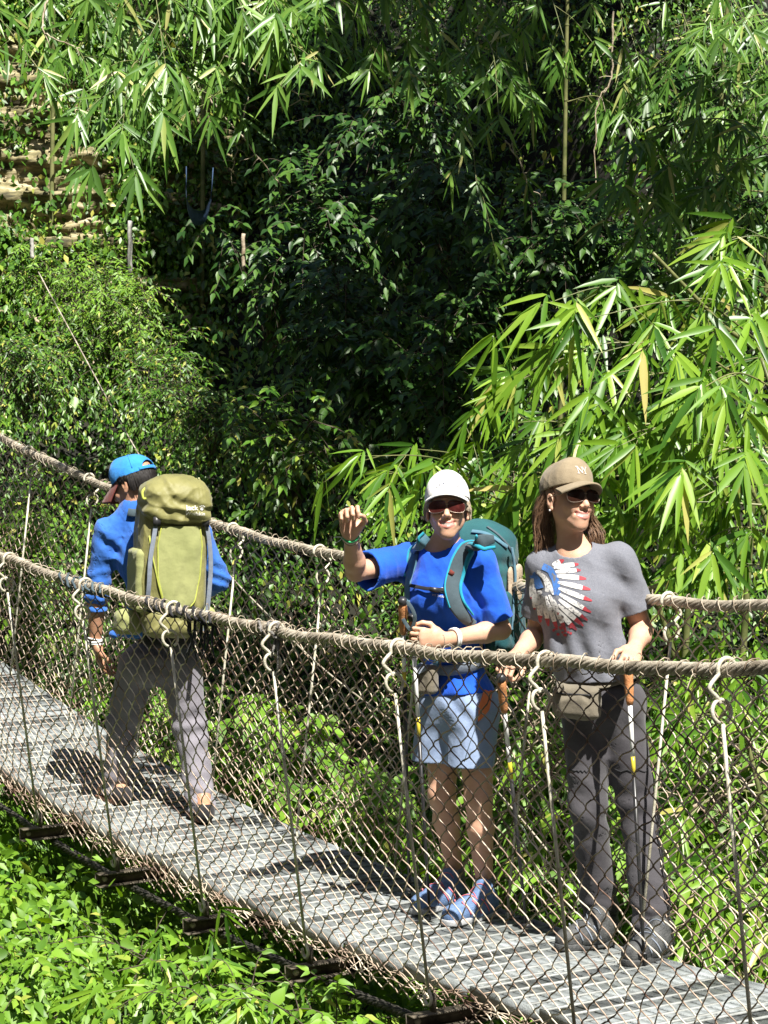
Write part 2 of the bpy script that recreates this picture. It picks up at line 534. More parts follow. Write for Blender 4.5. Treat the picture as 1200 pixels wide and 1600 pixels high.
# ------------------------------------------------------------------ terrain
_py = [-30, 3, 5.5, 7.5, 8.5, 10, 12, 14.5, 16.5, 18, 19.5, 21, 25, 40]
_pz = [-2.6, -2.0, -1.4, -0.85, -0.66, -0.55, -0.45, -0.15, 0.9, 2.3, 4.2, 5.6, 9.5, 18]
def sstep(a, b, x):
    t = np.clip((np.asarray(x, float) - a) / (b - a), 0, 1); return t * t * (3 - 2 * t)
def hgt(x, y):
    x = np.asarray(x, float); y = np.asarray(y, float)
    yy = y + 2.6 * sstep(0.6, 2.2, x) + 0.6 * sstep(-0.5, -3.0, x)
    h = np.interp(yy, _py, _pz)
    # a dark gully runs up behind the bridge
    h = h - 0.9 * np.exp(-((x + 0.1 - 0.05 * (y - 12)) / 0.55) ** 2) * sstep(10.8, 12.0, y) * sstep(19, 14.5, y)
    P = np.stack([x, y, 0 * x], -1)
    h = h - 0.9 * sstep(-1.2, -1.9, x) * sstep(17.2, 18.3, y)
    dd = (x - BO[0]) * BN[0] + (y - BO[1]) * BN[1]
    h = h + 0.33 * sstep(.36, .0, dd) * sstep(-2.4, -1.0, dd) * sstep(1.4, .6, x)
    # unseen slopes added behind the camera and at the flanks to block sky light
    h = h + 1.05 * np.maximum(0, -4.0 - y) * sstep(-4, -9, y) + 0.95 * np.maximum(0, np.abs(x) - 7.5)
    return h + 0.16 * vnoise(P, 0.8, 3, 3) * sstep(7, 11, y) + 0.04 * vnoise(P, 3.0, 4, 2)

def terrain():
    xs = np.concatenate([np.linspace(-60, -8, 14)[:-1], np.linspace(-8, 8, 110), np.linspace(8, 60, 14)[1:]])
    ys = np.concatenate([np.linspace(-40, 6, 16)[:-1], np.linspace(6, 24, 130), np.linspace(24, 60, 14)[1:]])
    X, Y = np.meshgrid(xs, ys, indexing='ij')
    G = np.stack([X, Y, hgt(X, Y)], -1)
    mb = MB(); mb.grid(G[:, ::-1])
    o = mb.build('ground', M['soil'])
    tag(o, 'steep dark soil bank covered by plants', 'ground', kind='structure')
terrain()

# ------------------------------------------------------------------ leaves
def leaf_mesh(name, P, D, N, Ln, W, mt, parent=None, kind='bamboo', fold=0.22, droop=0.12):
    P = np.asarray(P, float); D = unit(D); N = np.asarray(N, float)
    N = unit(N - D * (N * D).sum(1, keepdims=True)); S = np.cross(D, N)
    Ln = np.broadcast_to(np.asarray(Ln, float), (len(P),)); W = np.broadcast_to(np.asarray(W, float), (len(P),))
    if kind == 'small':
        tx = np.array([0, 0.45, 0.45, 0.5, 1.0]); ty = np.array([0, 1, -1, 0, 0.0])
        T = np.array([(0, 1, 3), (0, 3, 2), (1, 4, 3), (3, 4, 2)]); Q = None
    else:
        st, hw = {'bamboo': ([0.09, 0.34, 0.72], [0.66, 1.0, 0.60]), 'ovate': ([0.14, 0.38, 0.72], [0.74, 1.0, 0.46])}[kind]
        tx = [0]; ty = [0]
        for a, b in zip(st, hw):
            tx += [a, a, a]; ty += [b, 0, -b]
        tx.append(1.0); ty.append(0)
        tx = np.array(tx); ty = np.array(ty, float)
        T = np.array([(0, 1, 2), (0, 2, 3), (7, 10, 8), (8, 10, 9)])
        Q = np.array([(1, 4, 5, 2), (2, 5, 6, 3), (4, 7, 8, 5), (5, 8, 9, 6)])
    n = len(tx)
    v = (P[:, None, :] + D[:, None, :] * (Ln[:, None] * tx)[:, :, None] + S[:, None, :] * (0.5 * W[:, None] * ty)[:, :, None]
         + N[:, None, :] * (0.5 * fold * W[:, None] * np.abs(ty))[:, :, None])
    v[:, :, 2] -= (droop * Ln[:, None]) * tx ** 2
    off = (np.arange(len(P)) * n)[:, None, None]
    faces = [(T[None] + off).reshape(-1, 3)]
    if Q is not None: faces.append((Q[None] + off).reshape(-1, 4))
    me = raw_mesh(name, v.reshape(-1, 3), faces)
    return link_mesh(name, me, M[mt], parent, smooth=(kind != 'small'))

class Leaves:
    def __init__(s): s.P = []; s.D = []; s.N = []; s.L = []; s.W = []
    def add(s, P, D, N, L, W):
        s.P.append(np.atleast_2d(P)); s.D.append(np.atleast_2d(D)); s.N.append(np.atleast_2d(N)); s.L.append(np.atleast_1d(L)); s.W.append(np.atleast_1d(W))
    def mesh(s, name, mt, parent=None, **kw):
        return leaf_mesh(name, np.vstack(s.P), np.vstack(s.D), np.vstack(s.N), np.concatenate(s.L), np.concatenate(s.W), mt, parent, **kw)
DOWN = np.array([0, 0, -1.0])

def fan(lv, base, c, rr, m, L, spread=1.1, Wr=0.118, face=None):
    c = unit(c)
    n0 = (np.array([0.1, -0.65, 0.65]) if face is None else face) + rr.normal(size=3) * 0.38
    n0 = unit(n0 - c * np.dot(n0, c)); lat = np.cross(c, n0)
    for i in range(m):
        a = -spread + 2 * spread * (i + 0.5) / m + rr.normal() * 0.10
        d = math.cos(a) * c + math.sin(a) * lat + rr.normal(size=3) * 0.10
        l = L * (0.62 + 0.45 * math.cos(a * 0.9)) * rr.uniform(0.55, 1.2)
        b = base - c * 0.018 * abs(i - m / 2) * rr.uniform(0.5, 1.2)
        lv.add(b, d, n0 + rr.normal(size=3) * 0.32, l, l * Wr * rr.uniform(0.8, 1.2))

def spray(mb, lv, P0, P1, seed, leafL=0.21, arch=0.12, nodes=None, r0=0.0055, twig=0.26, m=(5, 9), hang=0.75, face=None, dens=1.0):
    leafL = leafL * 0.9
    """a leafy bamboo branch from P0 to its drooping tip P1"""
    rr = np.random.RandomState(seed)
    P0 = np.asarray(P0, float); P1 = np.asarray(P1, float)
    L = np.linalg.norm(P1 - P0)
    mid = (P0 + P1) / 2 + UP * arch * L + rr.normal(size=3) * 0.03 * L
    pts = bez([P0, mid, P1], 10)
    mb.tube(pts, np.linspace(r0, 0.0014, len(pts)), 5)
    nn = nodes or max(3, int(L / 0.085 * dens))
    for j in range(nn):
        t = 0.12 + 0.88 * (j + rr.uniform(0, 0.6)) / nn
        f = min(t, 0.999) * (len(pts) - 1); i = int(f); p = pts[i] + (pts[min(i + 1, len(pts) - 1)] - pts[i]) * (f - i)
        tg = unit(pts[min(i + 1, len(pts) - 1)] - pts[max(i - 1, 0)])
        side = unit(np.cross(tg, UP)) * (1 if j % 2 else -1)
        d = unit(tg * rr.uniform(0.3, 0.9) + side * rr.uniform(0.2, 0.8) + DOWN * rr.uniform(-0.1, 0.5) + rr.normal(size=3) * 0.25)
        tl = twig * rr.uniform(0.3, 1.1)
        e = p + d * tl + DOWN * tl * 0.12
        tp = bez([p, (p + e) / 2 + UP * tl * 0.08, e], 3)
        mb.tube(tp, np.linspace(0.0022, 0.0011, len(tp)), 4, cap=False)
        c = unit(d * (1 - hang) + tg * 0.15 + DOWN * hang + rr.normal(size=3) * 0.15)
        fan(lv, e, c, rr, rr.randint(m[0], m[1] + 1), leafL, face=face)
        if tl > 0.16:
            fan(lv, tp[len(tp) // 2], unit(c + side * 0.5), rr, rr.randint(2, 5), leafL * 0.9, face=face)
    fan(lv, P1, unit(unit(P1 - mid) * 0.6 + DOWN * 0.5), rr, rr.randint(m[0], m[1] + 1), leafL, face=face)

def bamboo(label, culm, sprays, seed, leafL=0.21, r=0.016, mt='bamboo', group=None, hang=0.75, dens=0.62, twig=0.27, extra=None):
    """culm: control points (world); sprays: list of (P0, P1)"""
    t = empty('bamboo', culm[0], label, 'bamboo', group)
    mb = MB()
    pts = bez(culm, 12)
    mb.tube(pts, np.linspace(r, r * 0.45, len(pts)), 8)
    Lc = np.cumsum(np.r_[0, np.linalg.norm(np.diff(pts, axis=0), axis=1)])
    for s in np.arange(0.15, Lc[-1], 0.28):     # node rings
        i = int(np.searchsorted(Lc, s)); i = min(max(i, 1), len(pts) - 1)
        rad = r + (r * 0.45 - r) * i / len(pts)
        d = unit(pts[i] - pts[i - 1])
        mb.tube([pts[i] - d * 0.006, pts[i], pts[i] + d * 0.006], [rad * 1.02, rad * 1.22, rad * 1.02], 8, cap=False)
    mb.build('culm', M['culm'], t)
    lv = Leaves()
    for n, (a, b) in enumerate(sprays):
        b2 = MB(); spray(b2, lv, a, b, seed * 100 + n, leafL=leafL, hang=hang, dens=dens, twig=twig)
        b2.build('branch', M['culm'], t)
    lv.mesh('foliage', mt, t)
    return t

def G0(x, y): return np.array([x, y, float(hgt(x, y)) - 0.1])

# --- the bright bamboo right behind the walkers
A = at
bamboo('bright bamboo with long leaves arching right behind the capped woman in grey',
       [G0(2.5, 9.6), A(1280, 1000, 9.4), A(1230, 620, 9.2), A(1120, 500, 9.0), A(1020, 395, 8.9)],
       [(A(1130, 520, 9.0), A(840, 478, 8.7)), (A(1200, 545, 9.0), A(905, 500, 8.6)), (A(1170, 600, 9.0), A(900, 560, 8.7)),
        (A(1130, 560, 9.2), A(800, 600, 9.2)), (A(1190, 500, 9.1), A(1040, 470, 9.0)), (A(1240, 480, 9.1), A(1130, 420, 8.8))], 1, leafL=0.25)
bamboo('bamboo whose leaf fans hang over the khaki cap',
       [G0(2.3, 9.3), A(1260, 1100, 9.1), A(1210, 850, 8.9), A(1140, 700, 8.8)],
       [(A(1150, 620, 8.9), A(870, 690, 8.7)), (A(1200, 690, 8.8), A(960, 700, 8.5)), (A(1100, 650, 8.9), A(800, 770, 8.9)),
        (A(1160, 700, 8.8), A(880, 730, 8.9)), (A(1100, 590, 9.0), A(930, 640, 8.7)), (A(1060, 750, 9.0), A(850, 790, 9.1))], 2, leafL=0.24)
bamboo('bamboo with wide drooping leaves beside the right edge above the handrail',
       [G0(2.2, 8.6), A(1250, 1000, 8.5), A(1230, 700, 8.5), A(1190, 560, 8.6)],
       [(A(1220, 700, 8.6), A(1060, 740, 8.3)), (A(1230, 760, 8.6), A(1010, 830, 8.4)), (A(1220, 840, 8.6), A(1060, 870, 8.4)),
        (A(1230, 620, 8.7), A(1090, 610, 8.4)), (A(1240, 900, 8.7), A(1120, 900, 8.5)), (A(1210, 790, 8.8), A(960, 800, 8.8))], 3, leafL=0.26)
bamboo('low bamboo behind the woman in the white cap, fans spreading left of her head',
       [G0(1.5, 9.6), A(960, 1000, 9.5), A(900, 850, 9.5), A(840, 780, 9.4)],
       [(A(850, 800, 9.3), A(560, 712, 8.9)), (A(800, 790, 9.3), A(600, 740, 9.0)), (A(860, 840, 9.3), A(640, 780, 9.1)),
        (A(840, 830, 9.4), A(740, 830, 9.1)), (A(830, 780, 9.4), A(640, 700, 9.2)), (A(860, 850, 9.5), A(770, 800, 9.3))], 4, leafL=0.22)
bamboo('thin bamboo filling the gap between the two women',
       [G0(1.7, 10.3), A(1040, 980, 10.2), A(960, 850, 10.0), A(880, 740, 9.8)],
       [(A(950, 860, 9.9), A(800, 800, 9.6)), (A(930, 800, 9.9), A(760, 740, 9.6)), (A(920, 900, 9.9), A(800, 880, 9.5)),
        (A(1000, 760, 9.9), A(900, 720, 9.7)), (A(960, 700, 10.2), A(800, 660, 10)), (A(900, 620, 10.4), A(780, 590, 10.2))], 5, leafL=0.22)
bamboo('bamboo crowding the right edge behind the far handrail',
       [G0(3.0, 10.2), A(1330, 800, 10.0), A(1280, 500, 9.9), A(1220, 380, 9.8)],
       [(A(1260, 560, 9.8), A(1080, 600, 9.5)), (A(1270, 640, 9.8), A(1040, 680, 9.6)), (A(1280, 720, 9.8), A(1050, 800, 9.6)),
        (A(1250, 480, 9.9), A(1110, 460, 9.6)), (A(1280, 840, 9.8), A(1100, 850, 9.6)), (A(1260, 420, 9.9), A(1120, 380, 9.7)),
        (A(1250, 780, 10.0), A(1000, 900, 9.8)), (A(1240, 680, 10.1), A(960, 820, 9.9))], 6, leafL=0.24)
bamboo('young bamboo with broad leaves seen through the far mesh at bottom right',
       [G0(1.9, 8.7), A(1240, 1450, 8.6), A(1190, 1250, 8.6), A(1160, 1130, 8.6)],
       [(A(1190, 1240, 8.6), A(1060, 1290, 8.3)), (A(1200, 1300, 8.6), A(1080, 1370, 8.2)), (A(1180, 1160, 8.7), A(1060, 1120, 8.5)),
        (A(1200, 1400, 8.5), A(1090, 1450, 8.1)), (A(1170, 1080, 8.8), A(1080, 1040, 8.6)), (A(1210, 1060, 8.7), A(1120, 1010, 8.5))], 7, leafL=0.25)
bamboo('low bamboo behind the mesh between the women\'s legs',
       [G0(1.0, 9.6), A(900, 1350, 9.6), A(870, 1200, 9.6), A(850, 1120, 9.5)],
       [(A(880, 1250, 9.5), A(800, 1290, 9.3)), (A(870, 1180, 9.5), A(810, 1160, 9.3)), (A(900, 1330, 9.5), A(830, 1370, 9.1)), (A(960, 1300, 9.6), A(1010, 1350, 9.2))], 8, leafL=0.17)

# --- high bamboo hanging into the top of the picture
tops = [
 ('bamboo fans hanging in at the top left corner over the pale rock', -3.4, 12.5, [((-80, -60), (130, 90)), ((40, -90), (250, 90)), ((-90, 20), (70, 120)), ((80, -60), (190, 40)), ((130, -40), (210, 170)), ((90, 60), (160, 190))], 0.24),
 ('bamboo with long bright blades hanging right of the top left corner', -2.2, 12.0, [((160, -90), (330, 40)), ((220, -60), (450, 60)), ((180, -80), (260, 110)), ((330, -80), (400, 70)), ((200, 20), (330, 190)), ((230, 90), (190, 210))], 0.25),
 ('bamboo with leaf fans at the top middle beside the bare twigs', -1.2, 12.0, [((350, -90), (520, 60)), ((420, -80), (560, 30)), ((400, -50), (470, 110)), ((480, -70), (600, 80)), ((460, -60), (380, 60))], 0.24),
 ('leafy bamboo hanging over the dark hollow at the top', 0.3, 12.6, [((560, -80), (700, 90)), ((620, -70), (780, 60)), ((640, -60), (640, 110)), ((700, -80), (800, 100))], 0.21),
 ('bamboo with drooping tips just right of the top middle', 1.4, 12.3, [((760, -60), (830, 150)), ((800, -60), (890, 90)), ((720, 40), (780, 190)), ((700, 150), (745, 290))], 0.20),
 ('bamboo with pale sunlit leaves at the top right', 2.2, 12.4, [((930, -60), (1000, 100)), ((1000, -60), (1090, 80)), ((1080, -50), (1180, 60)), ((1120, 40), (1010, 160)), ((1160, 100), (1050, 200)), ((1240, 60), (1130, 180)), ((980, 60), (950, 180))], 0.20),
 ('bamboo hanging down the right edge above the dark leaves', 3.0, 11.4, [((1240, 150), (1080, 230)), ((1260, 220), (1100, 300)), ((1220, 250), (960, 300)), ((1200, 300), (1000, 360)), ((1250, 320), (1090, 400)), ((1190, 200), (980, 230)), ((1230, 380), (1060, 440))], 0.22),
]
for n, (lab, bx, by, sp, ll) in enumerate(tops):
    p0 = A(sp[0][0][0], sp[0][0][1], by)
    pa = A(np.mean([s[0][0] for s in sp]), -260, by + 0.4)
    culm = [G0(bx * 1.25, by + 6.2), np.array([bx * 1.2, by + 5.8, 5.5]), np.array([bx * 1.1, by + 3.5, 6.6]), pa]
    bamboo(lab, culm, [(A(a[0], a[1], by), A(b[0], b[1], by - 0.35 - 0.3 * (i % 3))) for i, (a, b) in enumerate(sp)], 20 + n, leafL=ll * .92, r=0.02, mt='bamboo_top', twig=0.34, dens=0.72)

# --- slender culms in the thicket, upper right
cl = [(870, 14.6, 'dark'), (1060, 12.6, 'leaning'), (1150, 12.2, 'yellowish')]
for n, (px, Y, wd) in enumerate(cl):
    b = A(px, 520, Y); t_ = A(px + (20 if n < 1 else 90), -200, Y - 0.4)
    b2 = b.copy(); b2[2] = hgt(b[0], b[1]) - 0.1
    m_ = (b2 + t_) / 2
    bamboo('%s bamboo pole, %s from the left in the thicket at the upper right' % (wd, ['first', 'second', 'third'][n]),
           [b2, t_], [(m_ + (t_ - m_) * f, m_ + (t_ - m_) * f + np.array([0.35 * (1 if q % 2 else -1), -0.25, -0.1])) for q, f in enumerate((0.1, 0.45, 0.7))], 40 + n, leafL=0.15, r=0.022, mt='bamboo_top', dens=0.8)

# ------------------------------------------------------------------ shrubs with glossy leaves
def shrub(label, base, tips, seed, leafL=0.075, mt='shrub', n_side=9, cat='shrub', wr=0.5, sub=3, group=None):
    t = empty('shrub', base, label, cat, group)
    mb = MB(); lv = Leaves(); rr = np.random.RandomState(seed)
    for tp in tips:
        tp = np.asarray(tp, float)
        mid = (base + tp) / 2 + UP * 0.15 * np.linalg.norm(tp - base)
        pts = bez([base, mid, tp], 8)
        mb.tube(pts, np.linspace(0.012, 0.003, len(pts)), 5)
        for s in range(sub * 4):
            i = rr.randint(len(pts) // 3, len(pts)); p = pts[i]
            d = unit(rr.normal(size=3) * 0.7 + np.array([0, -0.5, 0.05])); L = rr.uniform(0.22, 0.5)
            e = p + d * L + DOWN * L * 0.35
            tw = bez([p, (p + e) / 2 + UP * 0.06, e], 5)
            mb.tube(tw, np.linspace(0.003, 0.0012, len(tw)), 4, cap=False)
            tg = unit(np.gradient(tw, axis=0))
            for j in range(n_side):
                f = (j + 0.7) / n_side * (len(tw) - 1.01); q = int(f)
                b = tw[q] + (tw[q + 1] - tw[q]) * (f - q)
                sd = unit(np.cross(tg[q], UP)) * (1 if j % 2 else -1)
                dd = sd * 0.8 + tg[q] * 0.5 + DOWN * 0.25 + rr.normal(size=3) * 0.2
                l = leafL * rr.uniform(0.7, 1.2)
                lv.add(b, dd, np.array([0.1, -0.5, 0.8]) + rr.normal(size=3) * 0.35, l, l * wr * rr.uniform(0.85, 1.1))
            lv.add(tw[-1], tg[-1], np.array([0, -0.5, 0.8]), leafL, leafL * wr)
    mb.build('stems', M['bark'], t)
    lv.mesh('foliage', mt, t, kind='ovate', droop=0.25)
    return t

def tipset(px, py, Y, n, sx, sy, seed):
    rr = np.random.RandomState(seed)
    return [A(px + rr.uniform(-sx, sx), py + rr.uniform(-sy, sy), Y + rr.uniform(-0.5, 0.4)) for _ in range(n)]
shr = [
 ('glossy shrub in the dark hollow left of the hanging dry stem', 700, 300, 13.2, 9, 90, 50),
 ('glossy shrub with layered leaf rows right below the hollow', 860, 350, 12.6, 10, 110, 60),
 ('dark leafy shrub above the bright bamboo fans', 980, 430, 12.2, 9, 100, 60),
 ('shrub with shiny leaves in the middle of the slope', 740, 470, 12.8, 11, 110, 70),
 ('shaded shrub below the middle of the slope', 620, 600, 12.8, 8, 100, 80),
 ('dim shrub left of the bamboo fans at mid height', 730, 610, 12.4, 8, 70, 70),
 ('small shrub with a few yellow-green leaves right of the olive backpack', 460, 690, 12.6, 8, 90, 60),
 ('shrub on the shaded slope above the waving hand', 560, 480, 13.6, 8, 110, 80),
 ('dark shrub at the right edge under the top leaves', 1130, 300, 12.6, 10, 100, 80),
 ('shaded shrub in the upper middle under the bamboo fans', 540, 330, 15.0, 9, 120, 90),
 ('shaded shrub high on the slope left of the middle', 420, 430, 15.4, 9, 120, 90),
 ('leafy shrub at the top right corner behind the pale bamboo', 1100, 110, 13.6, 10, 120, 90),
 ('dim shrub filling the top of the dark hollow', 640, 170, 15.0, 9, 120, 70),
]
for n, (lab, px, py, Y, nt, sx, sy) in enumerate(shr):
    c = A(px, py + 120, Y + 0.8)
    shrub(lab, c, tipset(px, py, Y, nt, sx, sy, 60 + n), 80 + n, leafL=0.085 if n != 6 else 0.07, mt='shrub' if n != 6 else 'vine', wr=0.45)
fine = [('feathery light green bush on the left bank below the marker post', 170, 500, 15.6, 9, 90, 50), ('fine leaved bush at the left edge above the far handrail', 40, 590, 14.8, 9, 60, 50),
        ('low fine leaved bush left of the olive backpack on the bank', 330, 640, 13.6, 8, 70, 40), ('light fern like bush just under the rock outcrop', 110, 410, 16.6, 9, 90, 35), ('fine leaved bush on the bank above the blue cap', 250, 570, 14.6, 8, 60, 40)]
for n, (lab, px, py, Y, nt, sx, sy) in enumerate(fine):
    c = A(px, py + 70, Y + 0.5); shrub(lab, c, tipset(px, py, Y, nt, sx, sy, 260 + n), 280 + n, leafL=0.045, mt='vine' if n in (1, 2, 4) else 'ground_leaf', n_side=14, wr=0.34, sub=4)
nearp = [('leafy weed clump in the bottom left corner of the slope', 60, 1545, 8.7, 7, 60, 40, .07, .42), ('fine leaved weed clump well below the second beam end', 190, 1530, 8.7, 7, 60, 35, .045, .34),
         ('leafy weed clump at the bottom below the third beam end', 340, 1595, 8.2, 7, 60, 25, .06, .40),
         ('small weed clump at the bottom edge left of the fifth beam', 520, 1625, 7.7, 6, 50, 20, .06, .42)]
for n, (lab, px, py, Y, nt, sx, sy, ll, wr_) in enumerate(nearp):
    c = A(px, py + 40, Y + 0.2); c[2] = min(c[2], hgt(c[0], c[1]) + 0.05); shrub(lab, c, tipset(px, py, Y, nt, sx, sy, 360 + n), 380 + n, leafL=ll, mt='ground_leaf', n_side=11, wr=wr_, sub=3)
bamboo('small bamboo shoot with drooping blades at the bottom edge under the third and fourth beams', [G0(-.42, 7.9), A(430, 1640, 7.9), A(455, 1560, 7.9)],
       [(A(440, 1610, 7.9), A(490, 1550, 7.8)), (A(440, 1610, 7.9), A(390, 1575, 7.7))], 9, leafL=0.19, r=.006)
bamboo('small bamboo shoot with narrow blades low at the bottom left', [G0(-.85, 8.2), A(270, 1620, 8.2), A(290, 1540, 8.2)],
       [(A(280, 1570, 8.2), A(330, 1500, 8.1)), (A(280, 1570, 8.2), A(230, 1550, 8.0))], 10, leafL=0.17, r=.006)
# bushes below and behind the deck
low = [
 ('bright bush behind the far mesh beside the man\'s right leg', 440, 1150, 11.3, 9, 70, 60, 'ground_leaf', 0.09),
 ('bright bush seen between the man\'s legs', 240, 1110, 11.9, 6, 40, 60, 'ground_leaf', 0.07),
 ('small bush behind the far mesh left of the bare legs', 560, 1230, 10.6, 5, 40, 30, 'ground_leaf', 0.08),
 ('tangled bush behind the mesh right of the bare legs', 830, 1180, 9.9, 10, 60, 90, 'ground_leaf', 0.07),
 ('tangled bush behind the mesh at the right edge', 1130, 1180, 9.6, 10, 90, 110, 'ground_leaf', 0.07),
 ('leafy bush at the foot of the far mesh in the bottom right corner', 1120, 1420, 8.6, 8, 80, 50, 'ground_leaf', 0.08),
 ('bush behind the far mesh between the trouser legs of the woman in grey', 980, 1330, 9.0, 7, 50, 80, 'ground_leaf', 0.06),
 ('sunlit bush behind the far mesh at the left edge', 20, 850, 14.2, 9, 60, 60, 'ground_leaf', 0.07),
]
for n, (lab, px, py, Y, nt, sx, sy, mt, ll) in enumerate(low):
    c = A(px, py + 60, Y + 0.3); c[2] = min(c[2], hgt(c[0], c[1]) + 0.1)
    shrub(lab, c, tipset(px, py, Y, nt, sx, sy, 160 + n), 180 + n, leafL=ll, mt=mt, cat='bush', wr=0.55, sub=4)

# ------------------------------------------------------------------ ground cover (nobody could count it)
def cover(name, label, n, xr, yr, size, mt, seed, mound=0.25, per=12, keep=None):
    rr = np.random.RandomState(seed)
    X = rr.uniform(*xr, n); Y = rr.uniform(*yr, n)
    if keep is not None:
        k = keep(X, Y, rr); X = X[k]; Y = Y[k]
    n = len(X)
    Z = hgt(X, Y)
    e = 0.05
    nx = -(hgt(X + e, Y) - hgt(X - e, Y)) / (2 * e); ny = -(hgt(X, Y + e) - hgt(X, Y - e)) / (2 * e)
    nrm = unit(np.stack([nx, ny, np.ones(n)], -1))
    h = mound * (0.35 + 0.65 * (0.5 + 0.5 * vnoise(np.stack([X, Y, 0 * X], -1), 1.6, seed, 2))) * rr.uniform(0.3, 1.2, n)
    C = np.stack([X, Y, Z], -1) + nrm * h[:, None]
    P = np.repeat(C, per, 0); NR = np.repeat(nrm, per, 0); m = len(P)
    off = rr.normal(size=(m, 3)) * size * 1.5
    P = P + off - NR * np.abs(rr.normal(size=(m, 1))) * mound * 0.4
    D = unit(off / size * 0.35 + np.array([0.05, -0.35, -0.75]) + rr.normal(size=(m, 3)) * 0.45)
    N = NR * 0.4 + np.array([0.12, -0.55, 0.55]) + rr.normal(size=(m, 3)) * 0.36
    L = size * rr.uniform(0.6, 1.35, m)
    o = leaf_mesh(name, P, D, N, L, L * rr.uniform(0.36, 0.60, m), mt, kind='small' if size < 0.075 else 'ovate', droop=0.2)
    tag(o, label, 'plants', kind='stuff')
    return o
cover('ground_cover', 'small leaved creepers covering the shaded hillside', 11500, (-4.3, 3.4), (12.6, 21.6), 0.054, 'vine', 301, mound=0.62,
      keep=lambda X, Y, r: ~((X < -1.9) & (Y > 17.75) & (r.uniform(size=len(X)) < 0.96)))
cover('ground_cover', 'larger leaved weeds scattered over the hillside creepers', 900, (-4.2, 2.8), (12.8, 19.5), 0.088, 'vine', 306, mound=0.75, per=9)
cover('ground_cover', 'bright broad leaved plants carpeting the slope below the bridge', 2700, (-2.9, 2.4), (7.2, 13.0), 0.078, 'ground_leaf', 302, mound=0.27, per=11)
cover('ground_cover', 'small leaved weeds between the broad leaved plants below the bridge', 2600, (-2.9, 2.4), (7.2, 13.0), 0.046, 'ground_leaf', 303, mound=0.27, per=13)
def grass_tufts(n, seed):
    rr = np.random.RandomState(seed); X = rr.uniform(-2.8, 2.2, n); Y = rr.uniform(7.2, 12.5, n); Z = hgt(X, Y)
    C = np.stack([X, Y, Z], -1); P = np.repeat(C, 9, 0); m = len(P)
    D = rr.normal(size=(m, 3)) * .45 + np.array([0, -.2, 1.0]); N = rr.normal(size=(m, 3)) * .3 + np.array([.1, -.8, .3]); L = rr.uniform(.18, .42, m)
    tag(leaf_mesh('grass', P, D, N, L, L * .045 + .004, 'bamboo', kind='bamboo', droop=.55), 'long arching grass blades among the plants below the bridge', 'grass', kind='stuff')
grass_tufts(420, 305)
# ------------------------------------------------------------------ pale rock ledges, top left
def ledge(label, px, py, Y, w, h, d, seed, yaw=0.0):
    c = A(px, py, Y)
    n = 26
    u = np.linspace(0, 2 * np.pi, 64, endpoint=False); vv = np.linspace(-1, 1, n)
    U, Vv = np.meshgrid(u, vv, indexing='ij')
    ce = lambda a, p: np.sign(a) * np.abs(a) ** p
    cv = np.cos(np.pi / 2 * Vv)
    cv = np.abs(cv) ** 0.25
    X = w * ce(np.cos(U), 0.55) * cv; Yy = d * ce(np.sin(U), 0.55) * cv; Z = h * Vv
    P = np.stack([X, Yy, Z], -1) + c
    nz = vnoise(P * np.array([1, 1, 1.0]), 3.0, seed, 3); strat = 0.05 * np.sign(np.sin(P[..., 2] * 42 + 2 * vnoise(P, 1.2, seed + 1, 1))) + 0.05 * vnoise(P * np.array([0.6, 0.6, 7]), 3, seed + 2, 3)
    dirr = unit(np.stack([X, Yy, 0.4 * Z], -1))
    P = P + dirr * (0.10 * nz + strat)[..., None]
    P[..., 2] += 0.05 * vnoise(P, 1.5, seed + 4, 2)
    mb = MB(); mb.grid(P, closed_u=True)
    o = mb.build('rock_ledge', M['rock'])
    tag(o, label, 'rock')
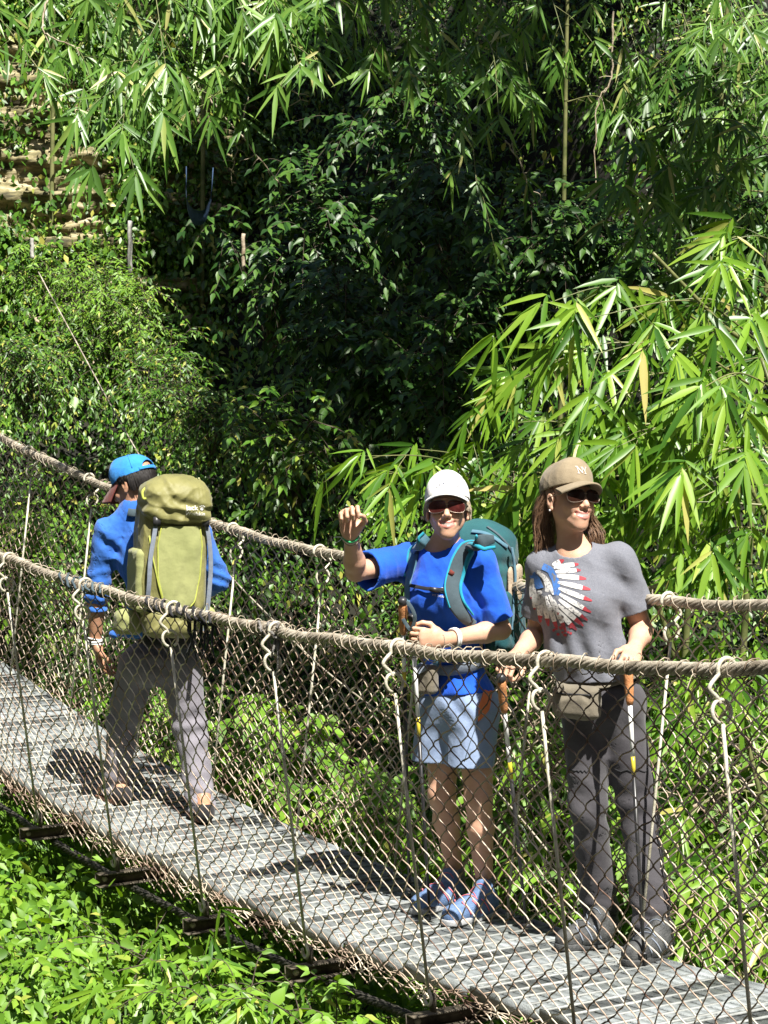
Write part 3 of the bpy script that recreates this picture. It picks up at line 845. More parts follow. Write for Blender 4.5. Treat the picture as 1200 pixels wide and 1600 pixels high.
def outcrop():
    nx, nz = 150, 170
    x = np.linspace(-4.6, -0.9, nx); z = np.linspace(1.6, 6.2, nz)
    X, Z = np.meshgrid(x, z, indexing='ij'); P = np.stack([X, 0 * X, Z], -1)
    zz = Z + 0.10 * vnoise(P * np.array([1, 1, .3]), .9, 5, 2) + 0.05 * vnoise(P, 2.2, 6, 2) + 0.04 * X
    ph = (zz * 2.9) % 1.0
    prof = np.where(ph < .55, 0.5 + 0.5 * np.cos(np.pi * (1 - ph / .55)), 0.0) ** .45 * (.65 + .35 * vnoise(P * np.array([1, 1, .2]), 1.3, 9, 2))
    fine = 0.5 + 0.5 * np.sign(np.sin(zz * 47 + 2 * vnoise(P, 1.5, 2, 1)))
    edge = np.exp(-((X + 1.0) / .45) ** 2)
    Y = 18.35 + .38 * (Z - 3.6) - 0.30 * prof - 0.05 * fine - .05 * np.abs(vnoise(P * np.array([1, 1, 3]), 5, 31, 3)) - 0.10 * vnoise(P, 2.6, 7, 3) - .03 * vnoise(P, 12, 8, 2) + 0.9 * edge
    G = np.stack([X, Y, Z], -1); mb = MB(); mb.grid(G)
    # back and rim so that it is a solid block
    Bk = G.copy(); Bk[..., 1] = 21.3; mb.grid(Bk[:, ::-1])
    for e0, e1 in ((G[0], Bk[0]), (G[-1], Bk[-1]), (G[:, 0], Bk[:, 0]), (G[:, -1], Bk[:, -1])): mb.grid(np.stack([e0, e1], 0))
    o = mb.build('rock_outcrop', M['rock']); tag(o, 'layered tan rock outcrop with sunlit ledges at the upper left', 'rock')
    # creepers draped over most of the rock
    rr = np.random.RandomState(44); n = 9500
    i = rr.randint(2, nx - 2, n); j = rr.randint(2, nz - 2, n); p = G[i, j]
    bare = (p[:, 2] > 3.42) & (p[:, 2] < 4.12) & (p[:, 0] < -2.15) | ((p[:, 0] < -2.5) & (p[:, 2] > 4.25) & (p[:, 2] < 5.1) & (vnoise(p, 3.0, 77, 2) > -.1))
    msk = vnoise(p, 1.6, 12, 2) > -.15
    kp = np.where(bare, rr.uniform(size=n) < .07, msk | (rr.uniform(size=n) < .3)); p = p[kp]
    P_ = np.repeat(p, 9, 0); m = len(P_); P_ = P_ + rr.normal(size=(m, 3)) * np.array([.09, .05, .09]) + np.array([0, -.10, 0])
    D_ = rr.normal(size=(m, 3)) * .6 + np.array([0, -.3, -.7]); N_ = rr.normal(size=(m, 3)) * .4 + np.array([.1, -.6, .6]); L_ = .07 * rr.uniform(.6, 1.3, m)
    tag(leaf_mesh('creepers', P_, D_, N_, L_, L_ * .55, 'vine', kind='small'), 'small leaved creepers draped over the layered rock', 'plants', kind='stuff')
outcrop()
# ------------------------------------------------------------------ overhanging trees (they throw the shade on the slope)
def tree(label, base, crown_c, crown_r, nleaf, seed, leafL=0.16):
    t = empty('broadleaf_tree', base, label, 'tree', None)
    rr = np.random.RandomState(seed)
    mb = MB(); base = np.asarray(base, float); c = np.asarray(crown_c, float)
    pts = bez([base, base + (c - base) * 0.5 + np.array([0.2, 0.3, 0.5]), c], 12)
    mb.tube(pts, np.linspace(0.14, 0.05, len(pts)), 10)
    mb.build('trunk', M['bark'], t)
    b2 = MB(); lv = Leaves(); Ps = []
    cl = []
    for i in range(60):
        d = rr.normal(size=3); d /= np.linalg.norm(d); q = c + d * rr.uniform(0.45, 1.0) * np.asarray(crown_r)
        cl.append(q)
        p0 = pts[rr.randint(len(pts) * 2 // 3, len(pts))]
        b2.tube(bez([p0, (p0 + q) / 2 + UP * 0.15, q], 5), np.linspace(0.03, 0.006, 11), 5)
    b2.build('limbs', M['bark'], t)
    cl = np.array(cl)
    P = cl[rr.randint(len(cl), size=nleaf)] + rr.normal(size=(nleaf, 3)) * 0.27
    D = rr.normal(size=(nleaf, 3)) + np.array([0, 0, -0.4]); N = rr.normal(size=(nleaf, 3)) * 0.5 + np.array([0, 0, 1.0])
    L = leafL * rr.uniform(0.7, 1.3, nleaf)
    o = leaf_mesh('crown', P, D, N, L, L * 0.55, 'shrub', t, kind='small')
    return t
tree('tree whose crown overhangs the middle of the hollow', G0(2.0, 23.5), (1.0, 15.0, 7.2), (1.5, 1.2, 0.6), 13000, 401)
tree('tree whose crown overhangs the shaded slope left of the hollow', G0(-0.6, 23.5), (0.35, 15.7, 7.6), (0.9, 1.2, 0.6), 6500, 402)
tree('tall tree overhanging the thicket at the upper right', G0(3.6, 22.5), (1.9, 16.2, 9.2), (1.6, 1.3, 0.5), 14000, 403)
tree('tree leaning out over the gully behind the bridge', G0(4.2, 12.8), (1.3, 9.4, 5.3), (0.8, 0.6, 0.35), 6000, 404)
tree('tall tree high on the bank behind the rock', G0(0.4, 25.0), (0.3, 17.2, 9.6), (1.3, 1.2, 0.5), 9000, 405)
tree('slender tree overhanging the middle of the slope from the right', G0(3.9, 15.5), (1.2, 10.4, 7.4), (0.9, 0.8, 0.4), 2000, 406)
# ------------------------------------------------------------------ dry stems, twigs, vines
def stem(name, label, cat, pts, r=0.006, mt='twig', side=6, seed=0, sl=0.12, group=None):
    rr = np.random.RandomState(seed); mb = MB()
    c = bez(pts, 10); c = c + rr.normal(size=c.shape) * 0.004
    mb.tube(c, np.linspace(r, r * 0.5, len(c)), 5)
    for i in range(side):
        q = c[rr.randint(2, len(c) - 1)]; d = unit(rr.normal(size=3)); l = sl * rr.uniform(0.4, 1.3)
        mb.tube(bez([q, q + d * l * 0.5 + rr.normal(size=3) * 0.01, q + d * l], 4), np.linspace(r * 0.5, r * 0.25, 9), 4)
    o = mb.build(name, M[mt]); tag(o, label, cat, group)
stem('dry_twig', 'bare twig slanting from the top middle bamboo down to the right', 'twig', [A(300, 120, 12.2), A(400, 240, 12.0), A(440, 292, 11.9)], seed=1)
stem('dry_twig', 'bare arched twig under the top left fans', 'twig', [A(75, -10, 11.8), A(70, 50, 11.7), A(125, 75, 11.7)], seed=2, side=2)
stem('dry_twig', 'bare twig crossing the top middle to the right', 'twig', [A(285, 55, 11.9), A(400, 110, 11.8), A(480, 158, 11.8)], seed=3)
stem('dry_twig', 'thin upright twig under the top middle', 'twig', [A(388, 150, 12.2), A(372, 220, 12.2), A(360, 290, 12.2)], r=0.004, seed=4, side=4)
stem('hanging_vine', 'pale vine hanging straight down over the black hollow', 'vine', [A(958, 20, 12.0), A(955, 120, 12.0), A(932, 170, 12.0), A(930, 310, 12.0)], r=0.006, seed=5, side=5)
stem('dry_twig', 'branching dead twig right of the hanging bamboo tips', 'twig', [A(790, 220, 12.4), A(815, 260, 12.3), A(835, 310, 12.3)], r=0.005, seed=6)
stem('broken_stalk', 'cut pale bamboo stalk lying behind the far handrail right of the grey shirt', 'stalk', [A(1010, 922, 8.9), A(1075, 880, 8.9)], r=0.014, seed=7, side=0, mt='twig')
stem('dry_twig', 'long pale twig in the bamboo above the white cap', 'twig', [A(700, 728, 9.4), A(790, 770, 9.3), A(880, 765, 9.3)], r=0.004, seed=8, side=9)
stem('dry_twig', 'thin pale twigs between the two caps', 'twig', [A(740, 715, 9.5), A(780, 745, 9.4), A(850, 800, 9.4)], r=0.003, seed=9, side=10)
for n in range(26):
    rr = np.random.RandomState(500 + n)
    px, py = (rr.uniform(1030, 1200), rr.uniform(1080, 1430)) if n % 2 else (rr.uniform(790, 900), rr.uniform(1080, 1400))
    Y = 8.9 if n % 2 else 9.4
    a = rr.uniform(-1.2, 1.2); l = rr.uniform(60, 150)
    stem('dry_twig', ('dry pale twig in the tangle behind the far mesh at the right edge' if n % 2 else 'dry pale twig in the tangle behind the far mesh between the two women'), 'twig',
         [A(px - l * math.cos(a), py - l * math.sin(a), Y), A(px, py + rr.uniform(-10, 10), Y - 0.1), A(px + l * math.cos(a) * 0.8, py + l * math.sin(a) * 0.9, Y)], r=0.003, seed=n, side=7,
         group='dry twigs behind the far mesh at the right edge' if n % 2 else 'dry twigs behind the far mesh between the women')
stem('bamboo_cane', 'long slanting pale cane behind the mesh at bottom right', 'cane', [A(1030, 1290, 8.8), A(1110, 1250, 8.8), A(1260, 1200, 8.8)], r=0.010, seed=77, side=2)
# windguy cable running up to the bank
g = bez([A(60, 425, 14.2), A(95, 490, 13.9), A(235, 740, 12.4), A(345, 882, 11.4), A(417, 959, 10.8), A(504, 1044, 10.1), A(617, 1129, 9.6), A(760, 1220, 9.1), bp(4, BW - 0.06, deckz(4) - 0.09)], 10)
mb = MB(); mb.tube(g, 0.0042, 5); tag(mb.build('guy_cable', M['cable']), 'thin steel guy cable running from the bridge up the bank past the blue cap', 'cable')
# white marker post, second post and the blue sling hanging in the trees
def post(label, px, y0, y1, Y, r, mt):
    mb = MB(); a, b = A(px, y1, Y), A(px, y0, Y)
    n = 9; pts = np.array([a + (b - a) * t for t in np.linspace(-0.15, 1, n)]); pts[:, 0] += 0.003 * np.sin(np.arange(n) * 1.7)
    mb.tube(pts, r * (1 + 0.05 * np.sin(np.arange(n) * 2.3)), 8)
    tag(mb.build('post', M[mt]), label, 'post')
M['paintw'] = mat('weathered_white_paint', (0.22, 0.21, 0.18), (0.52, 0.51, 0.47), 0.7, 14, 0, 0.3, 60)
post('weathered white post standing in the creepers below the rock', 203, 345, 420, 15.6, 0.017, 'paintw')
post('short white post at the left edge below the rock', 50, 372, 400, 16.2, 0.015, 'paintw')
post('dead brown stump stem on the shaded slope', 380, 365, 415, 15.4, 0.014, 'twig')
M['bluecloth'] = mat('dark_blue_cloth', (0.012, 0.03, 0.07), (0.03, 0.07, 0.15), 0.8, 9, 0, 0.5, 30)
a = np.linspace(0, 1, 17)
S = bez([A(291, 295, 15.2), A(292, 318, 15.2), A(303, 338, 15.2), A(320, 336, 15.2), A(330, 308, 15.2)], 5)
mb = MB()
n = len(S); wd = 0.012 + 0.035 * np.sin(np.pi * np.linspace(0, 1, n)) 
Gs = np.stack([np.stack([S[i] + np.array([0, -0.03 + 0.06 * j / 4, wd[i] * math.cos(j / 4 * math.pi)]) for j in range(5)]) for i in range(n)])
mb.grid(Gs); mb.grid(Gs + np.array([0, 0.006, -0.006]))
mb.tube([A(291, 260, 15.2), S[0]], 0.004, 4); mb.tube([A(333, 262, 15.2), S[-1]], 0.004, 4)
tag(mb.build('cloth_sling', M['bluecloth']), 'dark blue cloth sling hanging in the shade right of the rock ledges', 'cloth sling')
# ------------------------------------------------------------------ smooth solids for bodies, clothes and packs
def _len(a): return np.sqrt((a * a).sum(-1))

def cap(a, b, ra, rb, k=0.02, mode='u', flat=None, ratio=1.0):
    """tapered capsule; flat = unit vector along which the section is squashed by ratio"""
    a = np.asarray(a, float); b = np.asarray(b, float); ab = b - a; L2 = max(float(ab @ ab), 1e-9)
    fl = None if flat is None else unit(flat)
    def fn(P):
        h = np.clip(((P - a) @ ab) / L2, 0, 1)
        q = P - a - h[..., None] * ab
        if fl is not None:
            f = q @ fl
            q = q + (f * (1 / ratio - 1))[..., None] * fl
            return (_len(q) - (ra + (rb - ra) * h)) * min(1.0, ratio)
        return _len(q) - (ra + (rb - ra) * h)
    return (fn, k, mode)

def ell(c, r, k=0.02, mode='u', Rm=None):
    c = np.asarray(c, float); r = np.asarray(r, float)
    def fn(P):
        q = P - c
        if Rm is not None: q = q @ Rm           # columns of Rm are the local axes
        k0 = _len(q / r); k1 = _len(q / (r * r))
        return np.where(k0 < 1e-6, -r.min(), k0 * (k0 - 1.0) / np.maximum(k1, 1e-6))
    return (fn, k, mode)

def rbox(c, h, rad, k=0.02, mode='u', Rm=None, taper=0.0, bulge=0.0):
    c = np.asarray(c, float); h = np.asarray(h, float)
    def fn(P):
        q = P - c
        if Rm is not None: q = q @ Rm
        if taper or bulge:
            t = q[..., 2] / h[2]
            s = 1 + taper * t + bulge * (1 - np.clip(t, -1, 1) ** 2)
            q = np.stack([q[..., 0] / s, q[..., 1] / s, q[..., 2]], -1)
        e = np.abs(q) - (h - rad)
        return (_len(np.maximum(e, 0)) + np.minimum(e.max(-1), 0) - rad) * 0.85
    return (fn, k, mode)

def plane(p, n, k=0.004):
    """keeps the side that n points away from"""
    p = np.asarray(p, float); n = unit(n)
    return (lambda P: (P - p) @ n, k, 'cut')

def cutlocal(p, n, c, R, k=0.004):
    """plane cut that only acts near c"""
    p = np.asarray(p, float); n = unit(n); c = np.asarray(c, float)
    return (lambda P: np.minimum((P - p) @ n, R - _len(P - c)), k, 'cut')

def disp(fn): return (fn, 0.0, 'd')

def evalp(prims, P, C, R):
    D = np.full(P.shape[:2], 1.0)
    for fn, k, mode in prims:
        if mode in ('u', 's'):
            m = fn(C) < R + k + 0.03
            if not m.any(): continue
            d = fn(P[m]); Dm = D[m]
            if mode == 'u':
                if k > 0:
                    h = np.maximum(k - np.abs(Dm - d), 0) / k; D[m] = np.minimum(Dm, d) - h * h * k * 0.25
                else: D[m] = np.minimum(Dm, d)
            else:
                d = -d
                if k > 0:
                    h = np.maximum(k - np.abs(Dm - d), 0) / k; D[m] = np.maximum(Dm, d) + h * h * k * 0.25
                else: D[m] = np.maximum(Dm, d)
        elif mode == 'cut':
            D = np.maximum(D, fn(P))
        elif mode == 'd':
            D = D + fn(P)
        elif mode == 'shell':
            D = np.maximum(D, -(D + k))
    return D

_EDG = [(0, 1), (2, 3), (4, 5), (6, 7), (0, 2), (1, 3), (4, 6), (5, 7), (0, 4), (1, 5), (2, 6), (3, 7)]
def solid(prims, lo, hi, h):
    """polygonise (surface nets on the blocks that hold surface)"""
    B = 12
    lo = np.asarray(lo, float); hi = np.asarray(hi, float)
    nb = np.ceil((hi - lo) / (B * h)).astype(int)
    bi = np.stack(np.meshgrid(*[np.arange(n) for n in nb], indexing='ij'), -1).reshape(-1, 3)
    Cc = lo + (bi + 0.5) * B * h
    R = B * h * 0.87
    keep = []
    for s in range(0, len(Cc), 20000):
        c = Cc[s:s + 20000]
        keep.append(np.abs(evalp(prims, c[:, None, :], c, R)[:, 0]) < R * 1.25 + 0.02)
    keep = np.concatenate(keep); bi = bi[keep]; Cc = Cc[keep]
    g = np.stack(np.meshgrid(*[np.arange(B + 1)] * 3, indexing='ij'), -1).reshape(-1, 3)
    NX = (nb * B + 3).astype(np.int64)
    key = lambda I: ((I[..., 0].astype(np.int64) + 1) * NX[1] + I[..., 1] + 1) * NX[2] + I[..., 2] + 1
    Vs, Ks, Qs = [], [], []
    for s in range(0, len(bi), 120):
        b = bi[s:s + 120]; c = Cc[s:s + 120]
        P = lo + (b[:, None, :] * B + g[None]) * h
        D = evalp(prims, P, c, R).reshape(-1, B + 1, B + 1, B + 1)
        I = D < 0
        cs = [D[:, x:B + x, y:B + y, z:B + z] for x in (0, 1) for y in (0, 1) for z in (0, 1)]
        cnt = sum((q < 0).astype(np.int8) for q in cs)
        w = np.nonzero((cnt > 0) & (cnt < 8))
        if len(w[0]) == 0: continue
        vals = np.stack([q[w] for q in cs], -1)
        co = np.array([(x, y, z) for x in (0, 1) for y in (0, 1) for z in (0, 1)], float)
        acc = np.zeros((len(vals), 3)); n = np.zeros(len(vals))
        for a, e in _EDG:
            va, ve = vals[:, a], vals[:, e]; m = (va < 0) != (ve < 0)
            t = np.where(m, va / np.where(m, va - ve, 1), 0)
            acc += np.where(m[:, None], co[a] + t[:, None] * (co[e] - co[a]), 0); n += m
        base = np.stack([b[w[0], i] * B + w[i + 1] for i in range(3)], -1)
        Vs.append(lo + (base + acc / n[:, None]) * h); Ks.append(key(base))
        for ax in range(3):
            sl = [slice(0, B)] * 3; s2 = list(sl); s2[ax] = slice(1, B + 1)
            A0 = I[(slice(None), *sl)]; A1 = I[(slice(None), *s2)]
            q = np.nonzero(A0 != A1)
            p = np.stack([b[q[0], i] * B + q[i + 1] for i in range(3)], -1)
            f = A0[q]
            u, v = (ax + 1) % 3, (ax + 2) % 3
            du = np.zeros(3, int); du[u] = 1; dv = np.zeros(3, int); dv[v] = 1
            quad = np.stack([key(p - du - dv), key(p - dv), key(p), key(p - du)], -1)
            quad[~f] = quad[~f][:, ::-1]
            Qs.append(quad)
    V_ = np.vstack(Vs); K = np.concatenate(Ks); Q = np.vstack(Qs)
    o = np.argsort(K); K = K[o]; V_ = V_[o]
    ix = np.searchsorted(K, Q); ix = np.clip(ix, 0, len(K) - 1)
    ok = (K[ix] == Q).all(1)
    return V_, ix[ok]

def solid_obj(name, prims, lo, hi, h, mats, parent, classify=None):
    v, q = solid(prims, lo, hi, h)
    mi = None
    if classify is not None:
        mi = classify(v[q].mean(1)).astype(np.int32)
    me = raw_mesh(name, v, [q], mi)
    return link_mesh(name, me, mats, parent)

def bounds(pts, pad):
    p = np.vstack([np.asarray(a, float).reshape(-1, 3) for a in pts]); return p.min(0) - pad, p.max(0) + pad

def frame(front, up=(0, 0, 1)):
    """local axes: side (to the figure's image side), front, up as matrix columns"""
    f = unit(front); u = np.asarray(up, float); u = unit(u - f * (u @ f)); s = np.cross(f, u)
    return np.stack([s, f, u], 1)

def yawf(deg, pitch=0.0):
    a = math.radians(deg); p = math.radians(pitch)
    return np.array([math.sin(a) * math.cos(p), -math.cos(a) * math.cos(p), math.sin(p)])

# ---- head: local x = side, y = forward, z = up, origin between the ears at eye level
def head(c, F, s=1.0, female=True, smile=1.0):
    c = np.asarray(c, float)
    L = lambda x, y, z: c + F @ (np.array([x, y, z]) * s)
    pr = [ell(L(0, -0.018, 0.035), np.array([.074, .094, .084]) * s, 0.01, Rm=F),
          ell(L(0, 0.028, -0.024), np.array([.0565, .060, .076]) * s, 0.03, Rm=F),
          ell(L(0, 0.060, -0.098), np.array([.021, .021, .019]) * s, 0.03, Rm=F)]
    for x in (-1, 1):
        pr += [cap(L(x * .048, -.004, -.042), L(x * .010, .057, -.095), .014 * s, .0125 * s, .03),
               ell(L(x * .036, .064, -.030), np.array([.022, .018, .020]) * s, .025, Rm=F)]
    pr += [cap(L(-.034, .080, .020), L(.034, .080, .020), .012 * s, .012 * s, .02)]
    for x in (-1, 1):
        pr += [ell(L(x * .032, .100, .000), np.array([.020, .018, .013]) * s, .015, 's', Rm=F),
               ell(L(x * .032, .074, .000), np.array([.0135, .0135, .0120]) * s, .003, Rm=F)]
    pr += [cap(L(0, .084, .006), L(0, .106, -.032), .0085 * s, .0115 * s, .014),
           ell(L(-.0125, .095, -.037), np.array([.0085, .010, .0075]) * s, .006, Rm=F),
           ell(L(.0125, .095, -.037), np.array([.0085, .010, .0075]) * s, .006, Rm=F),
           ell(L(-.006, .104, -.0455), np.array([.0035, .004, .003]) * s, .003, 's', Rm=F),
           ell(L(.006, .104, -.0455), np.array([.0035, .004, .003]) * s, .003, 's', Rm=F)]
    # mouth mound, lips following a smile
    pr += [ell(L(0, .074, -.066), np.array([.029, .017, .021]) * s, .02, Rm=F)]
    up = []; lo_ = []
    for t in np.linspace(-1, 1, 9):
        z = 0.0095 * smile * t * t
        up.append(L(.0295 * t,   .0910 - .020 * t * t, -.0600 + z)); lo_.append(L(.0265 * t, .0898 - .018 * t * t, -.0765 + z * 1.25))
    for q, r0, r1 in ((up, .0042, .0022), (lo_, .0052, .0026)):
        for i in range(8):
            ta = 1 - abs(-1 + i / 4.0); tb = 1 - abs(-1 + (i + 1) / 4.0)
            pr.append(cap(q[i], q[i + 1], (r1 + (r0 - r1) * ta) * s, (r1 + (r0 - r1) * tb) * s, .004))
    for i in range(8):
        a = (up[i] + lo_[i]) / 2 + F[:, 1] * .006; b = (up[i + 1] + lo_[i + 1]) / 2 + F[:, 1] * .006
        pr.append(cap(a, b, .0040 * s, .0040 * s, .002, 's'))
    for i in range(1, 7):
        a = up[i] * .6 + lo_[i] * .4 - F[:, 1] * .0015; b = up[i + 1] * .6 + lo_[i + 1] * .4 - F[:, 1] * .0015
        if smile > .5: pr.append(cap(a, b, .0048 * s, .0048 * s, .001))
    # smile folds
    for x in (-1, 1):
        pr.append(cap(L(x * .022, .093, -.040), L(x * .036, .078, -.064), .0022 * s, .0022 * s, .010, 's'))
    # ears
    for x in (-1, 1):
        pr += [ell(L(x * .076, -.008, -.006), np.array([.008, .018, .030]) * s, .006, Rm=F),
               ell(L(x * .084, -.002, -.002), np.array([.006, .010, .017]) * s, .004, 's', Rm=F),
               ell(L(x * .076, -.002, -.033), np.array([.006, .009, .009]) * s, .004, Rm=F)]
    return pr, L

def hand(wrist, d, palm, thumb_side, curl, s=1.0, spread=0.0, thumb_curl=0.6, curls=None):
    """wrist point, direction of the hand, palm normal, +1/-1 side of the thumb, finger curl in radians per joint"""
    d = unit(d); palm = unit(np.asarray(palm, float) - d * (np.asarray(palm, float) @ d)); ac = np.cross(d, palm) * thumb_side
    w = np.asarray(wrist, float)
    kn = w + d * 0.085 * s
    pr = [cap(w - d * .01, w + d * .02 * s, .026 * s, .031 * s, .015, flat=palm, ratio=.66),
          cap(w + d * .025 * s + ac * .008, kn - d * .008 + ac * .012, .026 * s, .027 * s, .012, flat=palm, ratio=.52),
          cap(w + d * .025 * s - ac * .008, kn - d * .010 - ac * .016, .025 * s, .024 * s, .012, flat=palm, ratio=.5),
          ell(w + d * .03 * s + ac * .022 + palm * .008, np.array([.018, .018, .018]) * s, .015)]
    tips = []
    lens = [(.040, .024, .019), (.044, .028, .020), (.041, .026, .020), (.032, .020, .018)]
    for i in range(4):
        o = (1.5 - i) * .0205 * s
        p = kn + ac * o - d * (0.0, -.003, .001, .009)[i] * s
        cv = (curls[i] if curls is not None else curl * (1 + 0.06 * (i - 1)))
        a = 0.0; fd = unit(d + ac * spread * (1.5 - i)); r = (.0088, .0090, .0086, .0076)[i] * s
        for j, l in enumerate(lens[i]):
            a += cv * (0.75, 1.15, 0.85)[j]
            dr = fd * math.cos(a) + palm * math.sin(a)
            q = p + dr * l * s
            pr.append(cap(p, q, r, r * .93, .004 if j == 0 else .002)); p = q; r *= .93
        tips.append(p)
    b = w + d * .028 * s + ac * .030 * s + palm * .006
    t1 = unit(d * .75 + ac * .75 + palm * .35); m1 = b + t1 * .036 * s
    t2 = unit(d * .9 + ac * (0.55 - thumb_curl) + palm * thumb_curl); m2 = m1 + t2 * .030 * s
    t3 = unit(d * .7 - ac * thumb_curl * .8 + palm * thumb_curl * 1.2); m3 = m2 + t3 * .024 * s
    pr += [cap(w + d * .012 * s + ac * .018 * s, b, .013 * s, .0135 * s, .012), cap(b, m1, .0135 * s, .0105 * s, .008), cap(m1, m2, .0105 * s, .0095 * s, .003), cap(m2, m3, .0095 * s, .0080 * s, .002)]
    return pr, tips, m3

def arm(sh, el, wr, s=1.0, k=.02):
    sh, el, wr = [np.asarray(a, float) for a in (sh, el, wr)]
    m = el + (wr - el) * 0.28
    return [cap(sh, el, .046 * s, .036 * s, k), cap(el, m, .036 * s, .039 * s, .015), cap(m, wr, .039 * s, .024 * s, .015)]

def leg(hip, kn, an, s=1.0, k=.03):
    hip, kn, an = [np.asarray(a, float) for a in (hip, kn, an)]
    m = kn + (an - kn) * .3
    return [cap(hip, kn, .082 * s, .054 * s, k), cap(kn, kn + (an - kn) * .08, .052 * s, .048 * s, .02),
            cap(kn + (an - kn) * .1, m, .046 * s, .055 * s, .02), cap(m, an, .053 * s, .032 * s, .02)]

def shoe(heel, toe, F_up=UP, s=1.0, wd=.042):
    """upper and sole of a shoe between heel and toe points on the ground; returns (upper prims, sole prims)"""
    heel = np.asarray(heel, float); toe = np.asarray(toe, float); d = unit(toe - heel); L = _len(toe - heel)
    p = lambda t, z, o=0: heel + d * L * t + UP * z + np.cross(d, UP) * o
    up = [ell(p(.12, .050), np.array([.042, .040, .045]) * s, .02), ell(p(.45, .042), np.array([.048, .048, .040]) * s, .04),
          cap(p(.28, .050), p(.84, .034), (wd + .004) * s, .040 * s, .03), cap(p(.25, .075), p(.55, .055), .034 * s, .030 * s, .03), cap(p(.15, .07), p(.22, .105), .038 * s, .040 * s, .02),
          plane(p(0, .018), -UP)]
    sole = [cap(p(.14, .012), p(.42, .012), .040 * s, .036 * s, .02), cap(p(.42, .012), p(.84, .012), .040 * s, .043 * s, .02),
            plane(p(0, .0), -UP), plane(p(0, .024), UP)]
    return up, sole

# ---- wrinkles
def wrinkle(amp, f, seed, stretch=(1, 1, 1)):
    st = np.array(stretch, float)
    r = np.random.RandomState(seed)
    K = [r.normal(size=3) * f for _ in range(4)]; ph = r.uniform(0, 6.28, 4); K2 = [r.normal(size=3) * f * .5 for _ in range(4)]
    def fn(P):
        Q = P * st; o = 0
        for a, b, c in zip(K, ph, K2):
            s_ = np.sin(Q @ a + b + 1.8 * np.sin(Q @ c + b * 2)); o = o + (1 - np.abs(s_)) ** 2 - 0.35
        return -amp * o / 2.0
    return disp(fn)

def folds(amp, centre, radius, axis, freq, seed):
    """local folds round a joint, running across axis"""
    centre = np.asarray(centre, float); axis = unit(axis); r = np.random.RandomState(seed); ph = r.uniform(0, 6)
    k2 = r.normal(size=3) * freq * .25
    def fn(P):
        q = P - centre; w = np.exp(-(q * q).sum(-1) / radius ** 2)
        return -amp * w * np.sin(q @ axis * freq + ph + 1.5 * np.sin(q @ k2 + ph))
    return disp(fn)

M['skin'] = mat('skin_tan', (0.55, 0.315, 0.21), (0.65, 0.395, 0.275), 0.5, 12, 0, 0.03, 160, spec=0.35)
M['skin2'] = mat('skin_light', (0.56, 0.32, 0.21), (0.66, 0.40, 0.28), 0.5, 12, 0, 0.03, 160, spec=0.35)
M['skin3'] = mat('skin_brown', (0.40, 0.21, 0.125), (0.50, 0.28, 0.18), 0.5, 12, 0, 0.03, 160, spec=0.35)
M['lips'] = mat('lips', (0.45, 0.17, 0.14), (0.52, 0.21, 0.17), 0.4, 30)
M['teeth'] = mat('teeth', (0.46, 0.41, 0.36), None, 0.3, 30)
for nm in ('skin', 'skin2', 'skin3'):
    bs = [n for n in M[nm].node_tree.nodes if n.type == 'BSDF_PRINCIPLED'][0]
    bs.inputs['Subsurface Weight'].default_value = 0.12
    bs.inputs['Subsurface Radius'].default_value = (0.9, 0.35, 0.2)
    bs.inputs['Subsurface Scale'].default_value = 0.008
def cloth(name, c1, c2, **kw): 
    a = dict(rough=0.85, scale=5, bump=0.45, bscale=22, spec=0.25, weave=0.35, wscale=1100, sheen=0.15); a.update(kw)
    M[name] = mat(name, c1, c2, **a)
cloth('royal_blue', (0.008, 0.075, 0.50), (0.014, 0.115, 0.66))
cloth('hiker_blue', (0.022, 0.11, 0.42), (0.045, 0.17, 0.58))
cloth('bright_blue_cap', (0.02, 0.20, 0.60), (0.04, 0.28, 0.72))
cloth('maroon', (0.12, 0.025, 0.02), (0.18, 0.04, 0.03))
cloth('grey_marl', (0.13, 0.14, 0.17), (0.20, 0.205, 0.235), scale=260, lo=0.3, hi=0.7)
cloth('charcoal', (0.045, 0.042, 0.048), (0.075, 0.072, 0.08))
cloth('grey_trouser', (0.16, 0.15, 0.175), (0.23, 0.22, 0.25))
cloth('pale_blue_shorts', (0.20, 0.27, 0.42), (0.28, 0.36, 0.52))
cloth('orange_cloth', (0.60, 0.16, 0.05), (0.70, 0.22, 0.08))
cloth('white_cap', (0.74, 0.74, 0.73), (0.82, 0.82, 0.80))
cloth('khaki', (0.24, 0.19, 0.12), (0.34, 0.28, 0.19))
cloth('teal', (0.010, 0.062, 0.078), (0.018, 0.105, 0.115), rough=0.65)
cloth('bright_teal', (0.015, 0.26, 0.36), (0.02, 0.32, 0.44))
cloth('slate_strap', (0.05, 0.075, 0.09), (0.075, 0.11, 0.13))
cloth('slate_blue', (0.07, 0.16, 0.22), (0.10, 0.21, 0.28))
cloth('olive', (0.16, 0.155, 0.05), (0.25, 0.235, 0.085), rough=0.5, spec=0.4)
cloth('olive_light', (0.24, 0.26, 0.10), (0.31, 0.325, 0.135))
cloth('lime_trim', (0.34, 0.38, 0.06), (0.42, 0.46, 0.09))
cloth('black_cloth', (0.012, 0.012, 0.014), (0.03, 0.03, 0.034))
cloth('navy', (0.01, 0.015, 0.05), (0.02, 0.03, 0.08))
cloth('strap_grey', (0.17, 0.20, 0.25), (0.23, 0.26, 0.31))
cloth('dirty_khaki', (0.13, 0.115, 0.085), (0.20, 0.175, 0.13))
cloth('sock', (0.13, 0.125, 0.115), (0.20, 0.19, 0.175), bump=0.5, bscale=160)
M['cork'] = mat('cork', (0.42, 0.17, 0.06), (0.58, 0.27, 0.11), 0.75, 60, 0, 0.3, 200)
